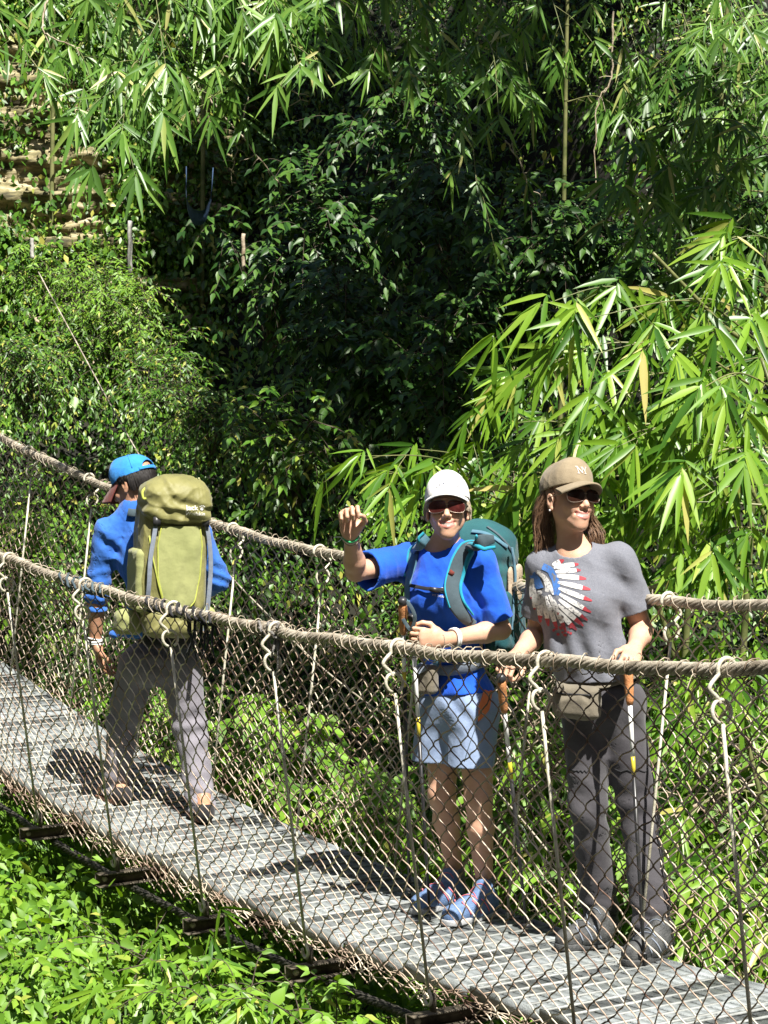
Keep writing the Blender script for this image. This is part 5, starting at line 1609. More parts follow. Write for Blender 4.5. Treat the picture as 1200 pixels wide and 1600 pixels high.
    # sandals in the side pocket
    for n, (px, py, lab) in enumerate(((802, 905, 'tan sandal sole, partly behind the strap, sticking out of the teal pack pocket'), (820, 900, 'tan sandal sole with three small holes, nearer the grey t-shirt, in the teal pack pocket'))):
        c = pq + UP * (.135 + .006 * n) + sd * .030 + bk * (-.030 + .056 * n)
        c = c + bk * .0
        o = solid_obj('sandal', [cap(c - UP * .05, c + UP * .045, .024, .027, 0, flat=sd, ratio=.36)], c - .1, c + .1, .003, M['sandal'], None)
        tag(o, lab, 'sandal')
        if n:
            mb = MB(); bb = shrink_to([o])
            for dx, dz in ((-.008, .02), (.008, .022), (.009, -.004)):
                q = project(bb, [c + bk * dx + UP * dz], -sd, .001)[0]; mb.tube([q, q + sd * .001], .0032, 8)
            mb.build('strap_hole', M['plastic'], o)
    # poles
    pole('trekking pole with upright orange cork grip in front of the white-capped woman', a(629, 942, -.24), ondeck(640, 1405) + UP * .0, [(.22, 'pole_white'), (.27, 'pole_yellow'), (.62, 'pole_black'), (1, 'pole_black')], grip='cork', strapc='slate_strap')
    pole('trekking pole with white and yellow shaft held by the white-capped woman', a(644, 968, -.22), ondeck(672, 1440), [(.32, 'pole_white'), (.385, 'pole_yellow'), (1, 'pole_black')], grip='cork')
    return root, shirt
woman_white_cap()
# ======================================================= woman in the khaki cap
def woman_khaki_cap():
    Y0 = 7.88; a = lambda px, py, dy=0.0: at(px, py, Y0 + dy)
    root = empty('person', ondeck(965, 1488), 'woman in khaki cap and grey t-shirt with a feathered headdress print, dark trousers', 'person')
    f = yawf(-8); F = frame(f); sd = -F[:, 0]
    hc = a(889, 781, -.03); HF = frame(yawf(30, 10), (.06, 0, 1))
    hp, HL = head(hc, HF, 1.0, smile=1.0)
    Rs, Re, Rw = a(850, 885, .03), a(838, 992, .10), a(806, 1026, -.10)
    Ls, Le, Lw = a(968, 882, -.02), a(1004, 985, .0), a(990, 1016, -.20)
    hR_, tipsR, _ = hand(Rw, a(776, 1050, -.24) - Rw, (.3, .8, -.5), 1, 1.1, s=.96)
    hL_, tipsL, _ = hand(Lw, a(984, 1036, -.30) - Lw, (-.5, .5, -.8), -1, 1.0, s=.96)
    nb = a(898, 876, .0); ch = a(908, 935, .0); wa = a(917, 1015, .0); pe = a(942, 1100, .0)
    hipR, hipL = a(915, 1118, .0), a(968, 1118, .0)
    knR, knL = a(919, 1262, -.03), a(998, 1268, -.02)
    anR, anL = ondeck(940, 1470) + UP * .11, ondeck(1022, 1492) + UP * .11
    body = hp + [cap(HL(0, -.016, -.06), nb - UP * .01, .045, .052, .03), cap(nb, ch, .07, .10, .05), ell(ch, (.14, .10, .17), .05, Rm=F), ell(wa, (.12, .09, .12), .05, Rm=F), ell(pe, (.14, .10, .11), .05, Rm=F)]
    body += arm(Rs, Re, Rw, .98) + hR_ + arm(Ls, Le, Lw, 1.0) + hL_ + leg(hipR, knR, anR, .85) + leg(hipL, knL, anL, .85) + [wrinkle(.0006, 45, 5)]
    lo, hi = bounds([hc, Re, Rw, Lw, Le, anR, anL, tipsR[0], tipsL[0]], .14); lo[2] = anR[2] - .06
    def cls(Cn):
        q = (Cn - hc) @ HF
        t = np.clip(q[:, 0] / .0295, -1.2, 1.2); zu = -.0600 + .0095 * t * t; zl = -.0765 + .0119 * t * t
        lip = (np.abs(q[:, 0]) < .0285) & (q[:, 1] > .066) & (q[:, 2] < zu + .0040) & (q[:, 2] > zl - .0055)
        th = (np.abs(q[:, 0]) < .0215) & (q[:, 1] > .066) & (q[:, 2] < zu - .0038) & (q[:, 2] > zl + .0062)
        return np.where(th, 2, np.where(lip, 1, 0))
    solid_obj('body', body, lo, hi, HQ, [M['skin'], M['lips'], M['teeth']], root, cls)
    # long wavy hair: a bundle behind the picture-left shoulder and a thinner one on the other side
    def hs(rr, i):
        left = i % 7 != 0
        if left:
            x = rr.uniform(.02, .080); y = -.02 - .075 * math.sqrt(max(0, 1 - (x / .082) ** 2)) * rr.uniform(.3, 1)
            p0 = HL(x, y, rr.uniform(-.01, .045))
            e = a(862 + rr.uniform(-24, 8), 858 + rr.uniform(-34, 24), rr.uniform(.0, .12))
        else:
            x = rr.uniform(-.079, -.03); y = rr.uniform(-.08, -.01)
            p0 = HL(x, y, rr.uniform(-.02, .04))
            e = a(932 + rr.uniform(-8, 16), 848 + rr.uniform(-6, 6), rr.uniform(-.02, .05))
        m1 = p0 * .62 + e * .38 + np.array([(-.016 if left else .006) + rr.normal() * .004, rr.normal() * .005, .01]); m2 = p0 * .28 + e * .72 + np.array([rr.normal() * .006 - (.014 if left else -.004), rr.normal() * .006, -.004])
        c = bez([p0, m1, m2, e], 7); t = np.linspace(0, 1, len(c)); ph = rr.uniform(0, .7)
        c[:, 0] += .0065 * np.sin(t * 11 + ph) * t; c[:, 1] += .006 * np.cos(t * 11 + ph) * t
        return c
    strands('hair', None, hs, 'hair_b', root, n=3800, r=(.0011, .0005), seed=8, sides=3)
    solid_obj('hair_cap', [ell(HL(0, -.022, .028), (.0800, .0990, .0850), 0, Rm=HF), plane(HL(0, .02, .0), unit(HF[:, 1] * 1.0 + HF[:, 2] * .25)), wrinkle(.002, 60, 2, (1, 1, .3))], hc - .14, hc + .14, .0035, M['hair_b'], root)
    q0, q1, q2 = HL(.045, -.06, .0), a(858, 822, .08), a(856, 858, .07)
    solid_obj('hair_bundle', [cap(q0, q1, .034, .030, 0), cap(q1, q2, .030, .016, .02), wrinkle(.004, 70, 3, (1, 1, .25))], *bounds([q0, q1, q2], .06), .0035, M['hair_b'], root)
    cp = ball_cap(hc, HF, 1.03, 'khaki', 'khaki', root, brim=.052, tilt=.10, droop=.014, archd=.028, seed=7, lift=.008)
    bvc = shrink_to([cp])
    def stroke(p, q, w):
        p, q = np.array(p, float), np.array(q, float); n = 7; d = unit(q - p); s_ = np.array([-d[1], d[0]]) * w / 2
        c = [p + (q - p) * t for t in np.linspace(0, 1, n)]
        return np.array([x + s_ for x in c] + [x - s_ for x in c]), [(i, i + 1, i + 1 + n, i + n) for i in range(n - 1)], 0
    gr = [stroke(*z) for z in [((-.018, .013), (-.0165, -.010), .0030), ((-.023, .014), (-.014, .0135), .0022), ((-.022, -.0105), (-.012, -.011), .0022), ((-.0175, .013), (-.001, -.010), .0036),
          ((-.001, -.010), (.001, .011), .0026), ((-.004, .0115), (.007, .0115), .0022), ((.003, .011), (.0105, -.001), .0036), ((.018, .0115), (.0105, -.001), .0026), ((.0105, -.001), (.011, -.0115), .0032),
          ((.014, .012), (.022, .0115), .0020), ((.006, -.012), (.016, -.0118), .0022)]]
    cf = HF[:, 1] * .94 + UP * .3
    decal('cap_print', gr, HL(0, .13, .088), -HF[:, 0], unit(UP * .92 - HF[:, 1] * .2), -unit(HF[:, 1] - UP * .12), bvc, [M['cream_thread']], cp, .0022)
    glasses(hc, HF, 1.0, root, 'lens2', 'metalf', y=.104, z=.001, wid=.0335, hgt_=.0225)
    mb = MB(); e = HL(.0825, -.002, -.040); mb.tube([e, e + HF[:, 0] * .003], [.004, .003], 8); mb.build('earring', M['white_print'], root)
    # t-shirt
    dR = unit(Re - Rs); dL = unit(Le - Ls); slR = Rs + (Re - Rs) * .72; slL = Ls + (Le - Ls) * .70; hem = a(930, 1062, 0)
    sh = [cap(nb + UP * .005, ch, .08, .12, .05), ell(ch, (.160, .115, .185), .05, Rm=F), ell(ch + f * .05 - UP * .01, (.120, .080, .085), .05, Rm=F),
          ell(wa, (.152, .112, .15), .06, Rm=F), ell(pe + UP * .02, (.162, .118, .13), .06, Rm=F),
          cap(Rs, slR, .060, .064, .03), cap(Ls - dL * .02, slL, .062, .070, .03), cap(Rs, nb, .058, .055, .045), cap(Ls, nb, .058, .055, .045),
          wrinkle(.005, 11, 14, (1, 1, .5)), wrinkle(.003, 26, 15, (1, 1, .5)), folds(.007, wa + sd * .06 + f * .05, .13, (.8, 0, .7), 60, 3), folds(.006, Ls - UP * .08 + f * .03, .09, (1, 0, .8), 66, 5), folds(.006, wa - sd * .08 + f * .08, .13, (1, 0, .25), 62, 6),
          (None, .007, 'shell'), cutlocal(slR, dR, slR + dR * .05, .085), cutlocal(slL, dL, slL + dL * .05, .092),
          plane(hem, unit(-UP + .05 * sd)), ell(nb + f * .022 + UP * .046, (.064, .070, .052), .006, 's', Rm=F)]
    lo, hi = bounds([slR, slL, hem, nb, ch], .20); lo[2] = hem[2] - .03
    shirt = solid_obj('t_shirt', sh, lo, hi, .0042, M['grey_marl'], root)
    bsh = shrink_to([shirt])
    # neck ribbing
    an = np.linspace(0, 2 * np.pi, 60, endpoint=False)
    cc = nb + f * .022 + UP * .046
    pts = []
    for t in np.linspace(-2.2, 2.2, 40):
        p = cc + (-F[:, 0]) * math.sin(t) * .068 + f * (math.cos(t) * .074) - UP * .03
        h = bsh.ray_cast(Vector(p + UP * .2), Vector((0, 0, -1)), .4)
        if h[0] is not None: pts.append(np.array(h[0]) + UP * .001)
    if len(pts) > 6: pass
    # headdress print: feathers as lens shapes fanned about the brow
    T = lambda px, py: np.array([(px - 885) * .002283, -(py - 945) * .002283])
    gr = []
    def feather(p, q, w, tip=.0, bend=.0):
        p, q = T(*p), T(*q); n = 13; d = unit(q - p); s_ = np.array([-d[1], d[0]]); t = np.linspace(0, 1, n)
        hw = w * np.sin(np.pi * np.clip(t * .90 + .07, 0, 1)) ** .55 * .5
        c = p + (q - p) * t[:, None] + s_ * (bend * np.sin(np.pi * t))[:, None]
        v = np.vstack([c + s_ * hw[:, None], c, c - s_ * hw[:, None]])
        cut = int(round((1 - tip) * (n - 1)))
        for m, r in ((0, range(0, cut)), (1, range(cut, n - 1))):
            fc = [(i + n * j, i + 1 + n * j, i + 1 + n * (j + 1), i + n * (j + 1)) for i in r for j in (0, 1)]
            if fc: gr.append((v, fc, m))
    W_ = .0175
    for p, q, tp, bd in [((872, 893), (889, 884), .3, 0), ((874, 897), (911, 890), .2, .002), ((876, 903), (914, 899), .2, .002), ((878, 909), (922, 912), .26, .002), ((879, 918), (928, 928), .26, .001), ((880, 927), (930, 945), .24, 0),
                         ((881, 936), (929, 963), .24, 0), ((880, 944), (924, 976), .26, 0), ((879, 952), (918, 985), .3, 0), ((878, 960), (908, 992), .3, -.001),
                         ((872, 945), (879, 968), .2, 0), ((866, 938), (892, 995), .24, 0), ((861, 940), (879, 993), .24, 0), ((856, 940), (866, 988), .24, .001), ((850, 938), (855, 985), .26, .001), ((845, 930), (846, 965), .1, 0), ((842, 915), (841, 948), .05, 0)]:
        feather(p, q, W_, tp, bd)
    feather((848, 902), (872, 938), .016, 0, .010); gr[-1] = (gr[-1][0], gr[-1][1], 0)
    def band2(pts, w, m):
        P = np.array([T(*z) for z in pts]); P = np.column_stack([np.interp(np.linspace(0, 1, 15), np.linspace(0, 1, len(P)), P[:, i]) for i in (0, 1)])
        tg = unit(np.gradient(P, axis=0)); s_ = np.stack([-tg[:, 1], tg[:, 0]], 1) * w / 2
        v = np.vstack([P + s_, P - s_]); gr.append((v, [(i, i + 1, i + 16, i + 15) for i in range(14)], m))
    band2([(857, 895), (868, 900), (876, 916), (878, 938)], .024, 2)
    band2([(850, 904), (859, 912), (864, 925), (863, 934)], .014, 0)
    band2([(841, 908), (848, 916), (853, 930)], .026, 2)
    def blob(c, r, m, sq=1.0):
        c = T(*c); k = 12; v = np.array([c] + [c + r * np.array([math.cos(x) * sq, math.sin(x)]) for x in np.linspace(0, 2 * math.pi, k, endpoint=False)])
        gr.append((v, [(0, i + 1, (i + 1) % k + 1) for i in range(k)], m))
    blob((853, 936), .008, 0)
    rr = np.random.RandomState(5)
    for i in range(22): blob((rr.uniform(874, 900), rr.uniform(985, 1004)), rr.uniform(.0015, .0055), 1, rr.uniform(.6, 1.2))
    M['print_red'] = mat('red_print', (0.20, .05, .07), (.42, .04, .055), .8, 110, lo=.38, hi=.47); M['print_blue'] = mat('blue_print', (.09, .13, .26), (.06, .18, .50), .8, 110, lo=.38, hi=.47)
    M['print_white'] = mat('white_feather_print', (.26, .26, .28), (.74, .73, .71), .8, 110, lo=.38, hi=.47)
    decal('shirt_print', gr, a(885, 945, -.3), np.array([1.0, 0, 0]), UP, (0, 1, 0), bsh, [M['print_white'], M['print_red'], M['print_blue']], shirt, .0018)
    # trousers
    cR, cL = anR - UP * .045, anL - UP * .045
    tr = [ell(pe, (.158, .112, .12), .05, Rm=F), cap(hipR, knR, .088, .066, .03), cap(knR, cR, .064, .070, .03), cap(hipL, knL, .090, .068, .03), cap(knL, cL, .066, .074, .03),
          wrinkle(.005, 10, 24, (1, 1, .8)), folds(.005, knR, .13, (.4, 0, 1), 60, 3), folds(.005, knL, .13, (-.3, 0, 1), 60, 4), folds(.009, cR, .13, (.2, 0, 1), 75, 5), folds(.009, cL, .14, (-.2, 0, 1), 75, 6), folds(.005, hipL, .1, (1, 0, 1), 60, 7),
          (None, .007, 'shell'), plane(cL - UP * .03, -UP), plane(a(940, 1052), UP)]
    lo, hi = bounds([cR, cL, pe], .17); lo[2] = cL[2] - .06
    tro = solid_obj('trousers', tr, lo, hi, .0045, M['charcoal'], root); bt = shrink_to([tro])
    for kn in ((896, 928), (972, 1024)):      # zip line above the knees
        x0, x1 = kn; P = [a(x, 1221 + 2 * math.sin(x), -.3) for x in np.linspace(x0, x1, 12)]
        q = project(bt, P, (0, 1, 0), .001); mb = MB(); mb.tube(q, .0028, 5); mb.build('zip_seam', M['black_cloth'], tro)
    for hx, tx in (((952, 1478), (872, 1487)), ((1042, 1493), (978, 1512))):
        shoe_obj(ondeck(*hx), ondeck(*tx), root, 'boot', 'boot', s=1.02, laces='strap_grey', name='hiking_boot')
    # waist pack
    q = pe + f * .145 - sd * .085 + UP * .025
    wp = empty('waist_pack', q, 'dusty khaki waist pack strapped round the grey t-shirt woman', 'waist pack')
    Fp = frame(unit(f - sd * .35))
    solid_obj('pouch', [rbox(q, (.085, .035, .062), .028, 0, Rm=Fp, bulge=.05), rbox(q + Fp[:, 1] * .022 - UP * .012, (.060, .025, .038), .02, .01, Rm=Fp), wrinkle(.0035, 24, 9)], q - .13, q + .13, .004, M['dirty_khaki'], wp)
    bq = shrink_to([tro, shirt])
    strap_on(bq, [a(876, 1075, -.25), a(905, 1080, -.25), a(950, 1082, -.25), a(985, 1070, -.25), a(1010, 1062, -.25)], .032, 'dirty_khaki', 'waist_strap', wp, eps=.010, thick=.006)
    z = [q + Fp[:, 1] * .038 + UP * .032 + Fp[:, 0] * x for x in np.linspace(-.07, .07, 9)]; mb = MB(); mb.tube(z, .003, 5); mb.build('zip', M['plastic'], wp)
    # poles
    pole('trekking pole in the picture-left hand of the grey t-shirt woman, before the mesh bushes', a(783, 1062, -.22), ondeck(824, 1462), [(.25, 'pole_white'), (.31, 'pole_white'), (.375, 'pole_yellow'), (1, 'pole_black')], grip='cork')
    pole('trekking pole with orange grip and white shaft standing against dark trousers', a(981, 1042, -.28), ondeck(1007, 1512), [(.30, 'pole_white'), (.36, 'pole_yellow'), (1, 'pole_black')], grip='cork')
woman_khaki_cap()

# ======================================================= man walking away with the olive pack
def man_olive_pack():
    Y0 = 10.05; a = lambda px, py, dy=0.0: at(px, py, Y0 + dy)
    root = empty('person', ondeck(245, 1270), 'man in bright blue cap and long sleeved blue top walking away, grey trousers', 'person')
    f = unit([-.28, .95, 0]); F = frame(f); sd = F[:, 0]     # sd: his right, picture right
    hc = a(208, 757, .03); HF = frame(unit([-.80, .42, -.36]), (0.1, .0, 1))
    hp, HL = head(hc, HF, 1.02, smile=.2)
    Ls, Le, Lw = a(170, 832, -.03), a(151, 925, .0), a(149, 1003, .04)
    Rs, Re, Rw = a(306, 832, .03), a(340, 905, .10), a(318, 925, .34)
    h1, t1, _ = hand(Lw, a(157, 1040, .06) - Lw, (.9, .2, 0), 1, .55, s=1.05, curls=[.35, .45, .55, .6])
    h2, t2, _ = hand(Rw, a(300, 925, .42) - Rw, (0, 0, -1), 1, .7, s=1.05)
    nb = a(214, 800, .0); ch = a(240, 868, 0); wa = a(245, 950, 0); pe = a(248, 1030, 0)
    hL_, hR_ = a(215, 1042, 0), a(282, 1042, 0)
    kL, kR = a(191, 1135, .06), a(298, 1142, .0)
    aL, aR = ondeck(182, 1252) + UP * .10, ondeck(315, 1280) + UP * .10
    body = hp + [cap(HL(0, -.01, -.05), nb, .052, .060, .035), ell(ch, (.16, .11, .18), .05, Rm=F), ell(wa, (.13, .1, .13), .05, Rm=F), ell(pe, (.15, .11, .11), .05, Rm=F)]
    body += arm(Ls, Le, Lw, 1.08) + h1 + arm(Rs, Re, Rw, 1.05) + h2 + leg(hL_, kL, aL, .92) + leg(hR_, kR, aR, .92)
    tL, tR = ondeck(163, 1246), ondeck(306, 1272)
    hlL, hlR = ondeck(192, 1259), ondeck(320, 1287)
    for an_, t_, h_ in ((aL, tL, hlL), (aR, tR, hlR)):
        body += [cap(an_, h_ + UP * .045, .036, .032, .02), cap(h_ + UP * .045, t_ + UP * .032, .033, .026, .02), cap(an_, t_ + UP * .035, .034, .024, .03)]
    body.append(wrinkle(.0006, 45, 5))
    lo, hi = bounds([hc, Le, Lw, Re, Rw, tL, tR, hlL, hlR, t1[0], t2[0]], .15); lo[2] = min(hlL[2], hlR[2]) - .01
    solid_obj('body', body, lo, hi, .0036, [M['skin3']], root)
    def hs(rr, i):
        th = rr.uniform(.75, 2 * math.pi - .75); x = math.sin(th) * .080; y = math.cos(th) * .097 - .016
        if y > .02: y = .02 * rr.uniform(.3, 1)
        p0 = HL(x, y, .045 + rr.uniform(-.03, .01)); l = rr.uniform(.05, .085) * (1.0 if y < -.03 else .45); o_ = unit([x, y + .02, 0])
        return bez([p0, HL(x * 1.03 + o_[0] * .003, y + o_[1] * .006, .04 - l * .5), HL(x * .98, y + o_[1] * .001, .035 - l)], 4)
    strands('hair', None, hs, 'hair_k', root, n=700, r=(.0034, .0012), seed=14)
    cp = ball_cap(hc, HF, 1.06, 'bright_blue_cap', 'maroon', root, brim=.072, tilt=-.02, droop=.050, archd=.030, hole=True, seed=17, lift=-.004)
    # adjusting strap of the cap
    pts = []
    for t in np.linspace(-.75, .75, 12): pts.append(HL(math.sin(math.pi + t) * .0905, math.cos(math.pi + t) * .110 - .016, .040))
    strap(pts, .014, .003, 'bright_blue_cap', 'cap_strap', cp, -HF[:, 1], n=2)
    # long sleeved top
    dL = unit(Lw - Le); cL = Le + (Lw - Le) * .36; cR = Re + (Rw - Re) * .7; dR = unit(Rw - Re)
    sh = [cap(nb + UP * .01, ch, .075, .12, .05), ell(ch, (.175, .13, .19), .05, Rm=F), ell(wa, (.145, .115, .16), .06, Rm=F), ell(pe + UP * .03, (.155, .125, .11), .05, Rm=F),
          cap(Ls, nb, .062, .055, .05), cap(Rs, nb, .062, .055, .05), cap(Ls, Le, .070, .054, .03), cap(Le, cL + dL * .03, .053, .046, .03), cap(Rs, Re, .070, .056, .03), cap(Re, cR + dR * .03, .056, .046, .03),
          wrinkle(.005, 15, 41, (1, 1, .9)), wrinkle(.0035, 34, 42, (1, 1, .8)), folds(.006, Le + UP * .02, .10, dL, 95, 3), folds(.006, cL, .09, dL, 110, 5), folds(.006, Re, .10, (.3, .2, 1), 95, 4), folds(.007, Ls - UP * .05, .12, (1, 0, 1.2), 60, 6),
          (None, .007, 'shell'), cutlocal(cL, dL, cL + dL * .08, .11), cutlocal(cR, dR, cR + dR * .08, .11), plane(a(240, 996), -UP), cap(nb + UP * .04, HL(0, 0, -.05), .060, .058, .006, 's')]
    lo, hi = bounds([Ls, Rs, Le, Re, cL, cR, nb, wa], .18); lo[2] = a(240, 1000)[2] - .02
    shirt = solid_obj('long_sleeved_top', sh, lo, hi, .0042, M['hiker_blue'], root); bs = shrink_to([shirt])
    cLp, cRp = aL - UP * .055, aR - UP * .055
    tr = [ell(pe - UP * .01, (.162, .125, .12), .05, Rm=F), ell(pe - f * .05 - UP * .03 - sd * .07, (.075, .07, .08), .04), ell(pe - f * .05 - UP * .03 + sd * .07, (.075, .07, .08), .04),
          cap(hL_, kL, .094, .074, .03), cap(kL, cLp, .072, .062, .03), cap(hR_, kR, .096, .076, .03), cap(kR, cRp, .074, .066, .03),
          wrinkle(.006, 11, 44, (1, 1, .8)), folds(.008, kL - f * .04, .13, (.5, 0, 1), 62, 3), folds(.007, kR - f * .04, .13, (-.4, 0, 1), 62, 4), folds(.008, cLp, .12, (.2, 0, 1), 80, 5), folds(.008, cRp, .12, (0, 0, 1), 80, 6), folds(.007, pe - f * .1, .10, (.3, 0, 1), 70, 7),
          (None, .007, 'shell'), plane(cLp, -UP), plane(a(248, 996), UP)]
    lo, hi = bounds([cLp, cRp, pe], .18); lo[2] = min(cLp[2], cRp[2]) - .07
    tr[-2] = (lambda P: np.where(((P - cLp) @ sd) < _len(cRp - cLp) / 2, (cLp[2] - .015) - P[..., 2], (cRp[2] - .015) - P[..., 2]), .004, 'cut')
    tro = solid_obj('trousers', tr, lo, hi, .0045, M['grey_trouser'], root)
    # sandals with tan footbeds
    for h_, t_ in ((hlL, tL), (hlR, tR)):
        up, so_ = shoe(h_, t_ + unit(t_ - h_) * .03, s=1.02)
        lo, hi = bounds([h_, t_], .10); lo[2] = h_[2] - .02; hi[2] = h_[2] + .16
        o = solid_obj('sandal', so_, lo, hi, .003, M['flop'], root)
        b = shrink_to([o]); d = unit(t_ - h_); S = np.cross(d, UP)
        for tt in (.05, .12):
            c = h_ + d * tt
            strap([c - S * .040 + UP * .02, c - S * .036 + UP * .065, c + UP * .088, c + S * .036 + UP * .065, c + S * .040 + UP * .02], .022, .005, 'black_cloth', 'sandal_strap', o, np.array([-S, -S + UP, UP, S + UP, S]), n=5)
        solid_obj('heel_cup', [ell(h_ + UP * .052, (.047, .047, .055), 0), ell(h_ + UP * .06, (.038, .038, .06), .003, 's'), plane(h_ + UP * .092, UP)], h_ - .07, h_ + .12, .003, M['black_cloth'], o)
    # bracelets
    ax = unit(Lw - Le)
    for o_, t_, m_ in ((.005, .0055, 'bead'), (-.008, .006, 'bead'), (-.019, .0045, 'bead')):
        e1 = unit(np.cross(ax, (0, 1, .2))); e2 = np.cross(ax, e1); an = np.linspace(0, 2 * np.pi, 26, endpoint=False); mb = MB()
        c = Lw + ax * o_; mb.tube(c + .0325 * (np.cos(an)[:, None] * e1 + np.sin(an)[:, None] * e2) + ax * (.003 * np.sin(2 * an + o_ * 300))[:, None], t_, 6, closed=True); mb.build('bracelet', M[m_], root)
    # blue cloth tied at the waist
    q = a(208, 986, -.14)
    solid_obj('waist_cloth', [ell(q, (.085, .035, .035), 0), ell(q + np.array([-.03, -.01, .02]), (.03, .03, .045), .02), ell(q + np.array([.04, -.01, .02]), (.028, .03, .045), .02), ell(q + np.array([-.08, 0, -.01]), (.03, .025, .02), .02), wrinkle(.010, 30, 4)], q - .14, q + .14, .004, M['hiker_blue'], root)
    # ---------------- olive pack
    b = -f
    pc = a(249, 851, 0) ; pc = np.array([pc[0], ch[1], pc[2]]) + b * .27
    pk = empty('backpack', pc - UP * .3, 'large olive green trekking backpack with grey side straps on the man in blue', 'backpack')
    PF = frame(unit(b + sd * .06), (.04, 0, 1)); X, Nn, U = -PF[:, 0], PF[:, 1], PF[:, 2]     # X to picture right
    X = X if X[0] > 0 else -X
    Lp = lambda x, y, z: pc + X * x + Nn * y + U * z
    body_ = [rbox(Lp(0, 0, -.045), (.150, .115, .265), .07, 0, Rm=PF, taper=-.03, bulge=.05), rbox(Lp(0, -.03, .12), (.135, .10, .13), .06, .03, Rm=PF),
             wrinkle(.005, 14, 51, (1, 1, .7)), wrinkle(.003, 40, 52, (1, 1, .4)), folds(.006, Lp(-.12, .03, -.16), .12, X, 110, 3), folds(.006, Lp(.13, .03, -.16), .12, X, 110, 5)]
    po = solid_obj('pack_body', body_, pc - .42, pc + .42, .0045, M['olive'], pk)
    lid = [ell(Lp(.005, .02, .245), (.158, .130, .090), .0, Rm=PF), rbox(Lp(.005, .03, .195), (.150, .125, .085), .06, .04, Rm=PF, taper=-.04), wrinkle(.006, 12, 53, (1, 1, 1.4)), wrinkle(.0035, 30, 54, (1, 1, .6)), folds(.006, Lp(.03, .14, .19), .14, (.5, 0, 1), 75, 2), folds(.006, Lp(-.1, .1, .2), .12, (.8, 0, 1), 80, 8)]
    lo_ = solid_obj('pack_lid', lid, pc + U * .2 - .30, pc + U * .2 + .30, .0045, M['olive'], pk)
    # stretch front panel with lime piping
    bp_ = shrink_to([po])
    out = [(-.062, .105), (.092, .110), (.112, .02), (.105, -.12), (.085, -.225), (.055, -.262), (-.02, -.262), (-.055, -.235), (-.085, -.12), (-.085, .02)]
    def onp(x, z, e): return project(bp_, [Lp(x, .35, z)], -Nn, e, .4)[0]
    rows = []
    for z in np.linspace(-.258, .105, 26):
        xl = np.interp(z, [-.262, -.235, -.12, .02, .105], [-.02, -.055, -.085, -.09, -.075]); xr = np.interp(z, [-.262, -.225, -.12, .02, .110], [.055, .085, .105, .112, .100])
        rows.append([onp(x, z, .006 + .010 * math.sin(math.pi * t_)) for t_, x in zip(np.linspace(0, 1, 18), np.linspace(xl, xr, 18))])
    G = np.array(rows); mb = MB(); mb.grid(G); mb.build('front_panel', M['olive_light'], pk)
    edge = np.vstack([G[::-1, 0], G[0, :], G[:, -1]])
    mb = MB(); mb.tube(edge, .0036, 6); mb.build('piping', M['lime_trim'], pk)
    mb = MB(); mb.tube(np.array([onp(x, z, .006) for x, z in ((-.125, .06), (-.110, -.03), (-.085, -.14), (-.062, -.22), (-.02, -.285))]), .0040, 6); mb.build('piping', M['lime_trim'], pk)
    # logo on the lid
    bl = shrink_to([lo_]); gr = []
    v, fc = text2d('Jack', .030); v = v * [1.15, 1.0]; v[:, 0] -= .016; v[:, 1] += .004; gr.append((v, fc, 0))
    v, fc = text2d('Wolfskin', .022); v = v * [1.12, 1.0]; v[:, 1] -= .019; gr.append((v, fc, 0))
    for cx, cy, r in ((.030, .010, .0075), (.021, .020, .003), (.027, .0235, .003), (.034, .0235, .003), (.040, .020, .003)):
        k = 10; v = np.array([(cx, cy)] + [(cx + r * math.cos(t), cy + r * math.sin(t)) for t in np.linspace(0, 2 * math.pi, k, endpoint=False)]); gr.append((v, [(0, i + 1, (i + 1) % k + 1) for i in range(k)], 0))
    decal('lid_logo', gr, Lp(.065, .35, .175), X, U, -Nn, bl, [M['white_print']], lo_, .006)
    # straps
    strap([Lp(-.100, .135, .155), Lp(-.112, .140, .06), Lp(-.125, .140, -.04), Lp(-.125, .128, -.16), Lp(-.125, .10, -.26)], .020, .004, 'strap_grey', 'side_strap', pk, Nn)
    strap([Lp(.120, .120, .155), Lp(.145, .115, .04), Lp(.158, .105, -.08), Lp(.155, .095, -.22), Lp(.148, .080, -.36)], .020, .004, 'strap_grey', 'side_strap', pk, Nn)
    for q in (Lp(-.102, .142, .125), Lp(.122, .126, .125)):
        bx = MB(); bx.box(q, X * .016, Nn * .006, U * .020); bx.build('buckle', M['plastic'], pk)
    # hip belt wings, pockets
    for s_, z in ((-1, -.335), (1, -.315)):
        q = Lp(.165 * s_, -.06, z)
        solid_obj('belt_pocket', [rbox(q, (.065, .05, .055), .035, 0, Rm=PF), wrinkle(.006, 20, 6)], q - .12, q + .12, .0045, M['olive_light'], pk)
    q = Lp(-.148, -.01, -.14); solid_obj('side_pocket', [rbox(q, (.026, .10, .14), .025, 0, Rm=PF), wrinkle(.004, 18, 9)], q - .18, q + .18, .0045, M['olive_light'], pk)
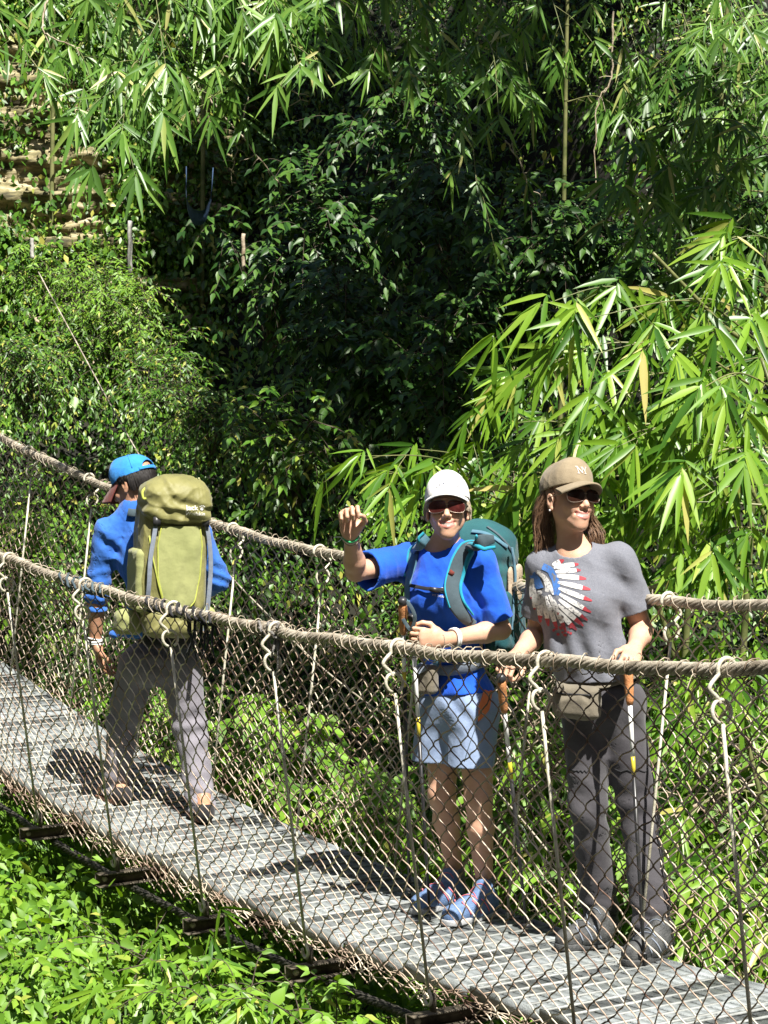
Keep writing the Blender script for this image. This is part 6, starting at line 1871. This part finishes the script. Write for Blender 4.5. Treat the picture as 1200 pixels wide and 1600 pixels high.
    q = Lp(-.01, .02, -.325); solid_obj('base_compartment', [rbox(q, (.115, .10, .07), .05, 0, Rm=PF), wrinkle(.008, 16, 10)], q - .16, q + .16, .0045, M['olive'], pk)
    q = Lp(.02, -.05, -.40); solid_obj('lumbar_pad', [rbox(q, (.12, .04, .05), .03, 0, Rm=PF)], q - .14, q + .14, .0045, M['black_cloth'], pk)
    # yellow rain loop on the lid corner and shoulder strap
    mb = MB(); mb.tube(bez([Lp(-.135, .06, .27), Lp(-.155, .08, .25), Lp(-.15, .09, .22), Lp(-.12, .10, .235)], 6), .006, 6); mb.build('lid_loop', M['lime_trim'], pk)
    strap_on(bs, [a(214, 802, -.3), a(203, 806, -.3), a(192, 804, -.3)], .035, 'slate_strap', 'shoulder_strap', pk, eps=.010, thick=.014)
man_olive_pack()

# dark cloth wound round the near handrail
def wrap(label, ka, kb, m, seed, hang=0):
    mb = MB(); rr = np.random.RandomState(seed); kk = np.linspace(ka, kb, 120); t = np.linspace(0, 1, 120)
    base = bp(kk, 0, ropez(kk))
    for s_ in range(3):
        an = t * (kb - ka) * 26 + s_ * 2.1
        R = .024 + .004 * np.sin(t * 31 + s_) + .003 * np.sin(t * 77)
        mb.tube(base + R[:, None] * (np.cos(an)[:, None] * BN3 + np.sin(an)[:, None] * UP), .0055, 5)
    for i in range(hang):
        k = rr.uniform(ka + (kb - ka) * .45, kb); p = bp(k, 0, ropez(k) - .02); l = rr.uniform(.05, .17)
        mb.tube(bez([p, p + DOWNV * l * .5 + rr.normal(size=3) * .012, p + DOWNV * l + rr.normal(size=3) * .018], 4), np.linspace(.006, .002, 9), 4)
    tag(mb.build('cloth_wrapping', M[m]), label, 'cloth')
DOWNV = np.array([0, 0, -1.0])
wrap('dark frayed cloth wound round the near handrail in front of the olive backpack', 1.75, 2.45, 'black_cloth', 1, 9)
wrap('dark grey cloth wound round the near handrail beside the man\'s bare forearm', .72, 1.25, 'slate_strap', 2, 0)
wrap('pale cloth knot on the near handrail right of the dark wrapping', 2.88, 3.06, 'sock', 3, 5)
